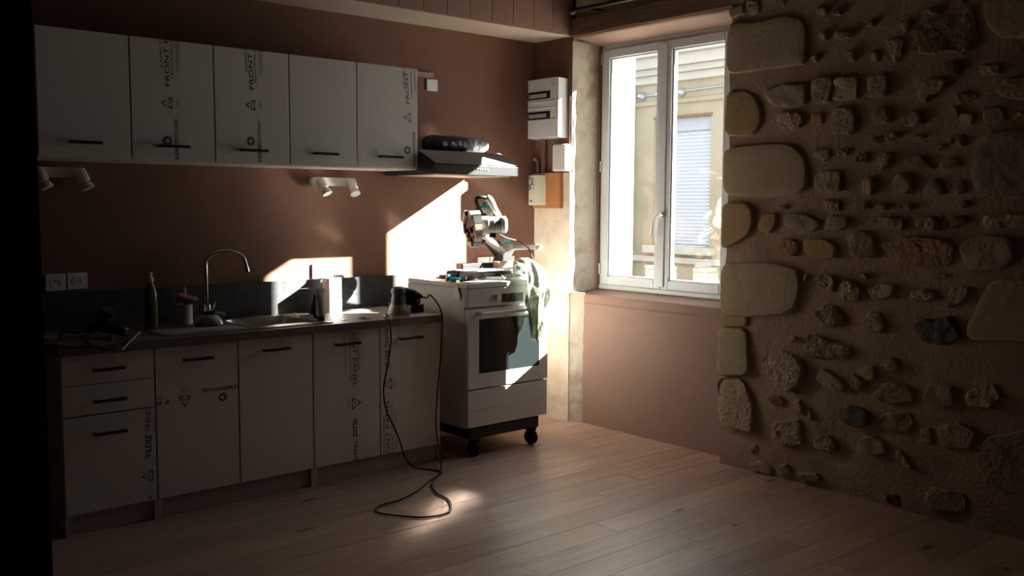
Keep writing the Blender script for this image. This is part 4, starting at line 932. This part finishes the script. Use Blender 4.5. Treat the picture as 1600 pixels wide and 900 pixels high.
# which way is up for this ring
def ang_of(vec): return math.degrees(math.atan2(Vector(vec).dot(v_), Vector(vec).dot(u_)))
au = ang_of(Z3); af = ang_of(Vector((-0.34, -0.93, 0)))
guard('upper_guard', 0.012, 0.106, au-95, au+75, -0.022, 0.026, M['saw_dark'])
guard('guard_rim', 0.086, 0.110, au-110, au-20, -0.030, 0.018, M['saw_dark'])
for vec, w_ in (((0, .75, .65), 24), ((0, .10, -1.0), 22), ((0, -.5, .85), 14)):
    q_ = ang_of(Vector(vec)); guard('guard_cap', 0.078, 0.113, q_-w_, q_+w_, -0.034, 0.028, M['saw_grey'], n=8)
guard('lower_guard', 0.084, 0.104, au+75, au+265, -0.022, 0.018, M['tan_plastic'])
guard('guard_disc', 0.030, 0.090, au+60, au+280, -0.012, 0.012, M['saw_dark'])
for q in (95, 140, 190, 235): guard('guard_rib', 0.058, 0.106, au+q, au+q+12, -0.023, 0.019, M['saw_dark'], n=4)
m0 = at(752, 352, -0.50); m1 = at(784, 351, -0.58); md = (m1-m0).normalized()
mo = lathe('motor', m0-md*0.03, md, [(0.0, 0), (0.052, 0.0), (0.056, 0.02), (0.056, 0.075), (0.050, 0.080), (0.050, 0.11), (0.046, 0.112), (0.046, (m1-m0).length+0.045), (0.040, (m1-m0).length+0.055), (0.0, (m1-m0).length+0.057)], M['saw_grey'], saw, 26)
lathe('motor_cap', m0-md*0.03+md*((m1-m0).length+0.030), md, [(0.048, 0), (0.050, 0.004), (0.050, 0.022), (0.030, 0.034), (0.0, 0.036)], M['plastic_w'], mo, 24)
obox('brush_cap', at(770, 368, -0.55), md, (0, 0, 1), md.cross(Vector((0, 0, 1))), 0.020, 0.012, 0.012, M['saw_dark'], mo, 0.004)
hd2 = [at(757, 340, -0.50), at(748, 326, -0.50), at(744, 312, -0.50), at(752, 308, -0.52), at(763, 310, -0.53), at(770, 322, -0.54), at(778, 337, -0.55)]
tube('handle_bow', hd2[:5], [0.012]*25, M['saw_dark'], saw, 10)
tube('handle_grip', [at(761, 307, -0.53), at(767, 315, -0.535), at(773, 327, -0.545), at(780, 338, -0.55)], [0.013, 0.016, 0.018, 0.020, 0.021, 0.021, 0.021, 0.020, 0.020, 0.020, 0.019, 0.019, 0.018, 0.018, 0.018, 0.017, 0.017, 0.016, 0.015], M['plastic_w'], saw, 12)
obox('handle_root', at(757, 330, -0.50), md, (0, 0, 1), md.cross(Z3), 0.05, 0.030, 0.020, M['saw_grey'], saw, 0.008)
obox('gear_housing', at(752, 346, -0.48), md, (0, 0, 1), md.cross(Z3), 0.032, 0.052, 0.036, M['saw_dark'], saw, 0.012)
obox('trigger', at(757, 321, -0.51), md, (0, 0, 1), md.cross(Z3), 0.012, 0.018, 0.008, M['teal'], saw, 0.003)
tube('lift_arm', [at(755, 366, -0.46), at(764, 376, -0.44), at(776, 386, -0.42), at(786, 392, -0.40)], [0.024]*19, M['saw_grey'], saw, 12)
tube('arm_link', [at(748, 366, -0.45), at(760, 380, -0.43), at(774, 398, -0.40)], [0.012]*13, M['saw_dark'], saw, 10)
lathe('dust_spout', at(742, 376, -0.47), at(757, 380, -0.50)-at(742, 376, -0.47), [(0.022, -0.01), (0.026, 0.0), (0.026, 0.035), (0.022, 0.037), (0.022, 0.06)], M['tan_plastic'], saw, 16)
obox('teal_lock', at(792, 376, -0.42), X3, Y3, Z3, 0.014, 0.01, 0.010, M['teal'], saw, 0.003)
tube('power_cord', [at(780, 366, -0.52), at(792, 372, -0.50), at(810, 377, -0.50), at(824, 386, -0.55), at(831, 400, -0.60), at(835, 418, -0.64), at(835, 437, -0.66), at(828, 440, -0.60)], 0.0045, M['black'], saw)

# wooden offcuts lying on the saw table
o1 = obox('wood_offcut', (2.400, -0.322, b0+0.069), (1, -0.15, 0.0), (0.15, 1, 0), Z3, 0.062, 0.040, 0.017, M['offcut'], None, 0.001)
tag(o1, 'short pale timber offcut lying behind the saw table, nearer the sunlit wall', 'offcut', 'offcuts by the saw')
o2 = obox('wood_offcut', (2.560, -0.470, b0+0.0815), (1, 0.04, 0), (-0.04, 1, 0), Z3, 0.070, 0.022, 0.019, M['offcut'], None, 0.001)
tag(o2, 'thick pale timber offcut lying at the foot of the saw column', 'offcut', 'offcuts by the saw')
# cloth hanging over the cooker front: a bunched heap on top, tapering folds below
bm = bmesh.new(); path = [(2.590, -0.560, 1.050, .030), (2.578, -0.570, 1.110, .050), (2.580, -0.610, 1.130, .066), (2.588, -0.660, 1.108, .084), (2.594, -0.705, 1.065, .098), (2.594, -0.728, 1.005, .104), (2.586, -0.735, 0.945, .100), (2.574, -0.738, 0.885, .088), (2.566, -0.739, 0.825, .070), (2.566, -0.740, 0.765, .054), (2.564, -0.740, 0.705, .042), (2.556, -0.740, 0.660, .026)]
PC = smoothpts([Vector(p[:3]) for p in path], 5); PWd = smoothpts([Vector((p[3], 0, 0)) for p in path], 5); nu = 40; gC = []
for j, p in enumerate(PC):
    row = []; w = PWd[j].x; t = j/(len(PC)-1); amp = 0.010+0.016*t
    for i in range(nu+1):
        s_ = i/nu*2-1
        f = (math.sin(s_*4.6+t*1.6+0.6)*0.5+0.5)*amp*1.5+noise.noise(Vector((s_*2.2, t*6, 2)))*0.026+noise.noise(Vector((s_*6, t*5, 5)))*0.008
        edge = 0.012*noise.noise(Vector((t*9, s_*0.5, 7)))
        z = p.z-0.045*s_*s_*(1-t)**2+noise.noise(Vector((s_*3, t*7, 1)))*0.012*(1-t)
        if t > .85: z += 0.03*noise.noise(Vector((s_*3, 4, 8)))
        row.append(bm.verts.new((p.x+s_*w*(1+0.12*math.sin(t*11))+edge, p.y-abs(f)-0.004, z)))
    gC.append(row)
for j in range(len(PC)-1):
    for i in range(nu): bm.faces.new((gC[j][i], gC[j][i+1], gC[j+1][i+1], gC[j+1][i]))
bmesh.ops.solidify(bm, geom=bm.faces[:], thickness=0.003)
tag(mkbm('cloth', bm, M['cloth'], None, True, math.radians(80)), 'crumpled pale green-grey cloth hanging over the cooker front', 'cloth')
# torch with teal head at the hob's left edge, paper tag
tc_ = thing('flashlight', 'small teal and black flashlight lying at the left edge of the hob', 'flashlight', (2.14, -0.56, KZ1))
a_ = at(656, 428, -0.40); d_ = Vector((0.92, -0.38, 0)).normalized(); pz = Vector((2.126, -0.47, KZ1+0.021))
lathe('barrel', pz, d_, [(0.0, 0), (0.020, 0), (0.020, 0.020), (0.015, 0.028), (0.015, 0.085), (0.0, 0.086)], M['teal'], tc_, 16)
lathe('lens_ring', pz-d_*0.004, d_, [(0.0, 0), (0.0205, 0), (0.0205, 0.012)], M['black'], tc_, 16)
gt = thing('paper_tag', 'white paper tag dangling from the left rim of the hob', 'tag', (2.10, -0.60, 0.92))
prism('tag_sheet', [(2.1055, -0.60, 0.985), (2.1055, -0.625, 0.925), (2.1055, -0.615, 0.910), (2.1055, -0.555, 0.915), (2.1055, -0.570, 0.955), (2.1055, -0.585, 1.0)], (-0.0012, 0, 0), M['card'], gt)
tube('tag_string', [(2.1055, -0.59, 0.985), (2.104, -0.588, 1.001), (2.115, -0.58, 1.004), (2.14, -0.575, 1.004)], 0.0012, M['card'], gt)
# panel leaning flat: light sheet of packaging on hob
tag(box('packing_sheet', 2.16, 2.66, -0.672, -0.555, KZ1+0.0005, KZ1+0.0022, M['card'], None), 'white packing sheet lying flat along the hob front under the saw', 'sheet')

# ================================================================== ON THE WORKTOP
z0 = WZ+0.0005
# washing-up liquid
p = Vector((0.515, -0.24, WZ+0.0065)); bt = thing('soap_bottle', 'green washing-up liquid bottle with a white cap on the drainer', 'bottle', p)
lathe('bottle', p, (0, 0, 1), [(0.0, 0), (0.028, 0), (0.032, 0.006), (0.032, 0.10), (0.030, 0.165), (0.022, 0.200), (0.013, 0.218), (0.013, 0.226)], M['green_soap'], bt, 22, sy=0.75, u=(1, 0, 0))
lathe('cap', p+Vector((0, 0, 0.226)), (0, 0, 1), [(0.0, 0), (0.016, 0), (0.016, 0.020), (0.008, 0.021), (0.008, 0.036), (0.010, 0.037), (0.009, 0.046), (0, 0.047)], M['plastic_w'], bt, 18)
# tin with brushes and a sponge on it
p = Vector((0.700, -0.185, WZ+0.0065)); tn = thing('utensil_tin', 'stained pale tin by the tap holding brush handles', 'tin', p)
lathe('can', p, (0, 0, 1), [(0.0, 0), (0.041, 0), (0.042, 0.004), (0.040, 0.008), (0.040, 0.098), (0.042, 0.102), (0.039, 0.102), (0.038, 0.012), (0, 0.010)], M['tin'], tn, 24)
tube('brush_handle', [p+Vector((0.005, 0.01, 0.02)), p+Vector((0.008, 0.012, 0.12)), p+Vector((0.010, 0.014, 0.185))], [0.006]*7+[0.007, 0.009, 0.010, 0.009, 0.008, 0.006], M['grey_plastic'], tn)
tube('stick', [p+Vector((-0.012, 0, 0.02)), p+Vector((-0.036, 0.004, 0.115)), p+Vector((-0.048, 0.006, 0.150))], 0.0035, M['offcut'], tn)
spg = obox('sponge', p+Vector((0.006, -0.024, 0.127)), (0.95, 0, -0.30), (0.10, 0.88, -0.46), (0.29, 0.47, 0.83), 0.050, 0.034, 0.012, M['sponge'], None, 0.004); tag(spg, 'orange sponge resting tilted on the tin by the tap', 'sponge')
# crumpled plastic bowl/bag beside the sink
bw = blob('plastic_bag', (0.765, -0.33, WZ+0.0085), (0, 0, 1), 0.075, M['grey_plastic'], None, 5, [(0, .80), (0.012, .98), (0.030, .92), (0.046, .70), (0.055, .42), (0.050, .2)], wob=0.25, sy=0.9); tag(bw, 'crumpled blue-grey plastic bag in front of the tap', 'plastic bag')
bl_ = thing('scourer_clip', 'small dark clip with pale prongs lying on the crumpled plastic bag', 'clip', (0.80, -0.33, WZ+0.06))
tube('prong', [(0.775, -0.33, WZ+0.064), (0.81, -0.335, WZ+0.070), (0.845, -0.34, WZ+0.058)], 0.006, M['grey_plastic'], bl_); tube('body', [(0.735, -0.33, WZ+0.066), (0.765, -0.332, WZ+0.072), (0.79, -0.335, WZ+0.066)], 0.011, M['black'], bl_)
# sheet on the drainer
def sheet(name, corners, label, amp, m, seed, n=14, th=0.0015):
    bl2, br2, tr2, tl2 = [Vector(c) for c in corners]; bm = bmesh.new(); G = []
    for j in range(n+1):
        row = []
        for i in range(n+1):
            u, v = i/n, j/n; q = (bl2*(1-u)+br2*u)*(1-v)+(tl2*(1-u)+tr2*u)*v
            q.z += abs(noise.noise(Vector((q.x*16+seed, q.y*16, 0))))*amp; row.append(bm.verts.new(q))
        G.append(row)
    for j in range(n):
        for i in range(n): bm.faces.new((G[j][i], G[j][i+1], G[j+1][i+1], G[j+1][i]))
    bmesh.ops.solidify(bm, geom=bm.faces[:], thickness=th); return tag(mkbm(name, bm, m, None, True, math.radians(60)), label, 'sheet')
zz = WZ+0.0115
sheet('paper_sheet', [(0.50, -0.545, zz), (0.86, -0.535, zz), (0.86, -0.40, zz), (0.46, -0.36, zz)], 'flat creased sheet lying on the drainer before the soap bottle', 0.003, M['paper'], 1)
sheet('crumpled_rag', [(1.235, -0.50, WZ+0.010), (1.29, -0.50, WZ+0.008), (1.30, -0.20, WZ+0.008), (1.21, -0.16, WZ+0.010)], 'crumpled grey paper rag over the right rim of the sink', 0.035, M['paper'], 6, 18)
# drill at the dark end, with its cable
p = Vector((0.26, -0.34, z0)); dd = thing('power_drill', 'dark power drill lying at the dark end of the worktop', 'drill', p)
lathe('motor_body', p+Vector((0.0, 0.0, 0.075)), (0.10, -0.20, 0.35), [(0.0, -0.05), (0.022, -0.05), (0.034, -0.03), (0.038, 0.02), (0.034, 0.06), (0.0, 0.062)], M['black'], dd, 18)
lathe('chuck', p+Vector((-0.030, 0.055, 0.036)), (-0.3, 0.55, -0.25), [(0.022, -0.03), (0.020, 0.01), (0.012, 0.03), (0.0, 0.03)], M['saw_dark'], dd, 14)
obox('grip', p+Vector((0.028, -0.045, 0.033)), (0.45, -0.75, -0.1), (0.8, 0.5, 0), (0.1, 0, 1), 0.075, 0.019, 0.021, M['black'], dd, 0.010)
C = lambda px, py: un(px, py, 2, WZ+0.0052)
tube('cord', [p+Vector((0.075, -0.115, 0.012)), C(198, 532), C(196, 538), C(180, 545), C(160, 546), C(140, 536), C(135, 525), C(150, 517), C(120, 519), C(97, 520), C(90, 533), C(84, 539), C(110, 543), C(150, 541), C(175, 534), C(170, 525)], 0.0045, M['rubber'], dd)
st = tube('wood_lath', [un(191, 547, 2, WZ+0.0145), un(205, 532, 2, WZ+0.0115), un(219, 519, 2, WZ+0.004)], 0.0038, M['offcut'], None, 4); tag(st, 'thin pale wooden lath lying across the worktop by the drill', 'lath')
lidp = un(80, 530, 2, WZ); ld = lathe('jar_lid', (0.035, -0.30, z0), (0, 0, 1), [(0.0, 0), (0.035, 0), (0.036, 0.012), (0.03, 0.015), (0, 0.014)], M['tin'], None, 20); tag(ld, 'pale round jar lid at the very end of the worktop', 'lid')
# carton, glue bottles
ct = thing('carton', 'tall white carton standing in sunlight under the sockets', 'carton', (1.56, -0.12, z0))
cx0, cx1 = un(515, 465, 1, -0.165).x, un(534, 465, 1, -0.165).x
box('box', cx0, cx1, -0.165, -0.085, z0, z0+0.195, M['card'], ct, 0.0015); prism('flap', [(cx0, -0.0845, z0+0.196), (cx1, -0.0845, z0+0.196), (cx1, -0.040, z0+0.206), (cx0, -0.040, z0+0.206)], (0, 0, 0.001), M['card'], ct)
p = Vector((1.318, -0.455, z0)); tb = thing('filler_tube', 'cream squeeze tube standing on its black cap before the carton', 'tube', p)
lathe('cap', p, (0, 0, 1), [(0.0, 0), (0.019, 0), (0.020, 0.002), (0.019, 0.028), (0.0, 0.029)], M['black'], tb, 18)
bm = bmesh.new(); G = []
for h_, rx, ry in ((0.028, 0.021, 0.021), (0.036, 0.024, 0.024), (0.09, 0.024, 0.017), (0.140, 0.025, 0.007), (0.158, 0.025, 0.0022), (0.172, 0.025, 0.0022)):
    G.append([bm.verts.new(p+Vector((math.cos(2*math.pi*i/20)*rx, math.sin(2*math.pi*i/20)*ry, h_))) for i in range(20)])
for k in range(5):
    for i in range(20): bm.faces.new((G[k][i], G[k][(i+1) % 20], G[k+1][(i+1) % 20], G[k+1][i]))
bm.faces.new(G[0]); bm.faces.new(G[-1]); mkbm('tube_body', bm, M['tube_cream'], tb, True)
p = Vector((1.345, -0.345, z0)); gb = thing('glue_bottle', 'black glue bottle with pointed nozzle beside the carton', 'bottle', p)
lathe('bottle', p, (0, 0, 1), [(0.0, 0), (0.030, 0), (0.032, 0.004), (0.031, 0.045), (0.022, 0.078), (0.013, 0.092)], M['black'], gb, 20)
lathe('nozzle', p+Vector((0, 0, 0.092)), (0, 0, 1), [(0.013, 0), (0.012, 0.012), (0.004, 0.050), (0.0, 0.054)], M['black'], gb, 16)
# keys
k0 = un(566, 497, 2, WZ+0.004); ks = thing('key_bunch', 'small bunch of dark keys on the worktop', 'keys', k0)
ring_pts = [k0+Vector((math.cos(q*math.pi/5)*0.012-0.01, math.sin(q*math.pi/5)*0.012, 0.0005)) for q in range(11)]
tube('key_ring', ring_pts, 0.0014, M['steel'], ks, 6, 2)
for an in (0.3, -0.9, -2.0):
    d = Vector((math.cos(an), math.sin(an), 0)); c0 = k0+Vector((-0.01, 0, 0.001))+d*0.012
    kk = lathe('key_bow', c0+d*0.010, (0, 0, 1), [(0.0, 0), (0.011, 0), (0.011, 0.003), (0.0, 0.003)], M['black'], ks, 14); obox('key_blade', c0+d*0.034+Vector((0, 0, 0.0015)), d, (-d.y, d.x, 0), Z3, 0.018, 0.0035, 0.001, M['steel'], kk)
wsh = lathe('washer', un(539, 500, 2, WZ+0.0005), (0, 0, 1), [(0.008, 0), (0.018, 0), (0.018, 0.002), (0.008, 0.002), (0.008, 0)], M['steel'], None, 20); tag(wsh, 'flat steel washer on the worktop between keys and carton', 'washer')
# flat black case at the worktop end
cs = thing('tool_case', 'flat black case at the worktop end against the cooker', 'case', (1.95, -0.31, z0)); box('shell', 1.906, 1.996, -0.43, -0.19, z0, z0+0.022, M['black'], cs, 0.004); box('lid', 1.906, 1.996, -0.43, -0.19, z0+0.023, z0+0.045, M['black'], cs, 0.004)
box('latch', 1.935, 1.970, -0.434, -0.4295, z0+0.014, z0+0.032, M['saw_dark'], cs, 0.001)
# orbital sander
p = un(623, 491, 2, WZ); p.z = z0; sd = thing('orbital_sander', 'grey orbital sander with dark handle and cord on the worktop', 'sander', p)
lathe('sanding_pad', p, (0, 0, 1), [(0.0, 0), (0.060, 0), (0.062, 0.004), (0.060, 0.014), (0, 0.015)], M['sander_pale'], sd, 28)
lathe('skirt', p+Vector((0, 0, 0.015)), (0, 0, 1), [(0.054, 0), (0.058, 0.008), (0.052, 0.030), (0.045, 0.042), (0, 0.042)], M['sander_pale'], sd, 28)
lathe('motor_housing', p+Vector((0, 0, 0.056)), (0, 0, 1), [(0.043, 0), (0.042, 0.03), (0.036, 0.052), (0.040, 0.058), (0.044, 0.072), (0.038, 0.090), (0.022, 0.098), (0, 0.100)], M['sander'], sd, 28)
hx = Vector((0.80, -0.32, 0)).normalized()
tube('rear_handle', [p+Vector((0, 0, 0.128)), p+hx*0.05+Vector((0, 0, 0.122)), p+hx*0.10+Vector((0, 0, 0.108)), p+hx*0.135+Vector((0, 0, 0.092))], [0.026]*6+[0.024]*5+[0.021, 0.019, 0.018, 0.017, 0.015, 0.013, 0.011, 0.009], M['black'], sd, 14)
tube('guard_loop', [p+hx*0.115+Vector((0, 0, 0.092)), p+hx*0.118+Vector((0, 0, 0.064)), p+hx*0.10+Vector((0, 0, 0.056)), p+hx*0.045+Vector((0, 0, 0.054))], 0.007, M['black'], sd, 8)
obox('dust_box', p+hx*0.072+Vector((0, 0, 0.082)), hx, (-hx.y, hx.x, 0), Z3, 0.034, 0.020, 0.022, M['saw_dark'], sd, 0.006)
Fl = lambda px, py, z=0.006: un(px, py, 2, z)
Hg = lambda px, py, Y=-0.632: un(px, py, 1, Y)
cord = [p+hx*0.133+Vector((0, 0, 0.093)), p+hx*0.165+Vector((0, 0, 0.088)), Hg(672, 461, -0.57), Hg(684, 475, -0.61), Hg(690, 490, -0.63), Hg(691, 505), Hg(690, 535), Hg(687, 575), Hg(683, 620), Hg(681, 660), Hg(684, 690), Hg(688, 712, -0.65), Fl(688, 737), Fl(675, 755), Fl(682, 770), Fl(700, 780), Fl(706, 792, .012), Fl(697, 802), Fl(665, 808), Fl(625, 806), Fl(595, 802), Fl(587, 797), Fl(596, 789), Fl(625, 781), Fl(650, 768), Fl(672, 751), Fl(689, 740, .014), Fl(686, 736, .006), Fl(665, 733), Fl(645, 729), Hg(632, 712, -0.66), Hg(625, 690), Hg(616, 668), Hg(605, 645), Hg(600, 622), Hg(600, 600), Hg(605, 575), Hg(609, 550), Hg(611, 528), Hg(610, 512, -0.63), un(607, 500, 2, WZ+0.008), un(604, 495, 2, WZ+0.012)]
tube('power_cord', cord, 0.0042, M['rubber'], sd, 8, 5)
pa, pb = un(604, 495, 2, WZ+0.012), un(599, 488, 2, WZ+0.020); pd = (pb-pa).normalized()
pg = lathe('plug', pa-pd*0.012, pd, [(0.006, 0), (0.010, 0.01), (0.013, 0.030), (0.014, 0.048), (0.0, 0.049)], M['black'], sd, 12)
sd_ = pd.cross(Z3).normalized()
for s_ in (-1, 1): cyl('plug_pin', pa+pd*0.036+sd_*0.008*s_, pa+pd*0.058+sd_*0.008*s_, 0.0022, M['steel'], pg, 8)
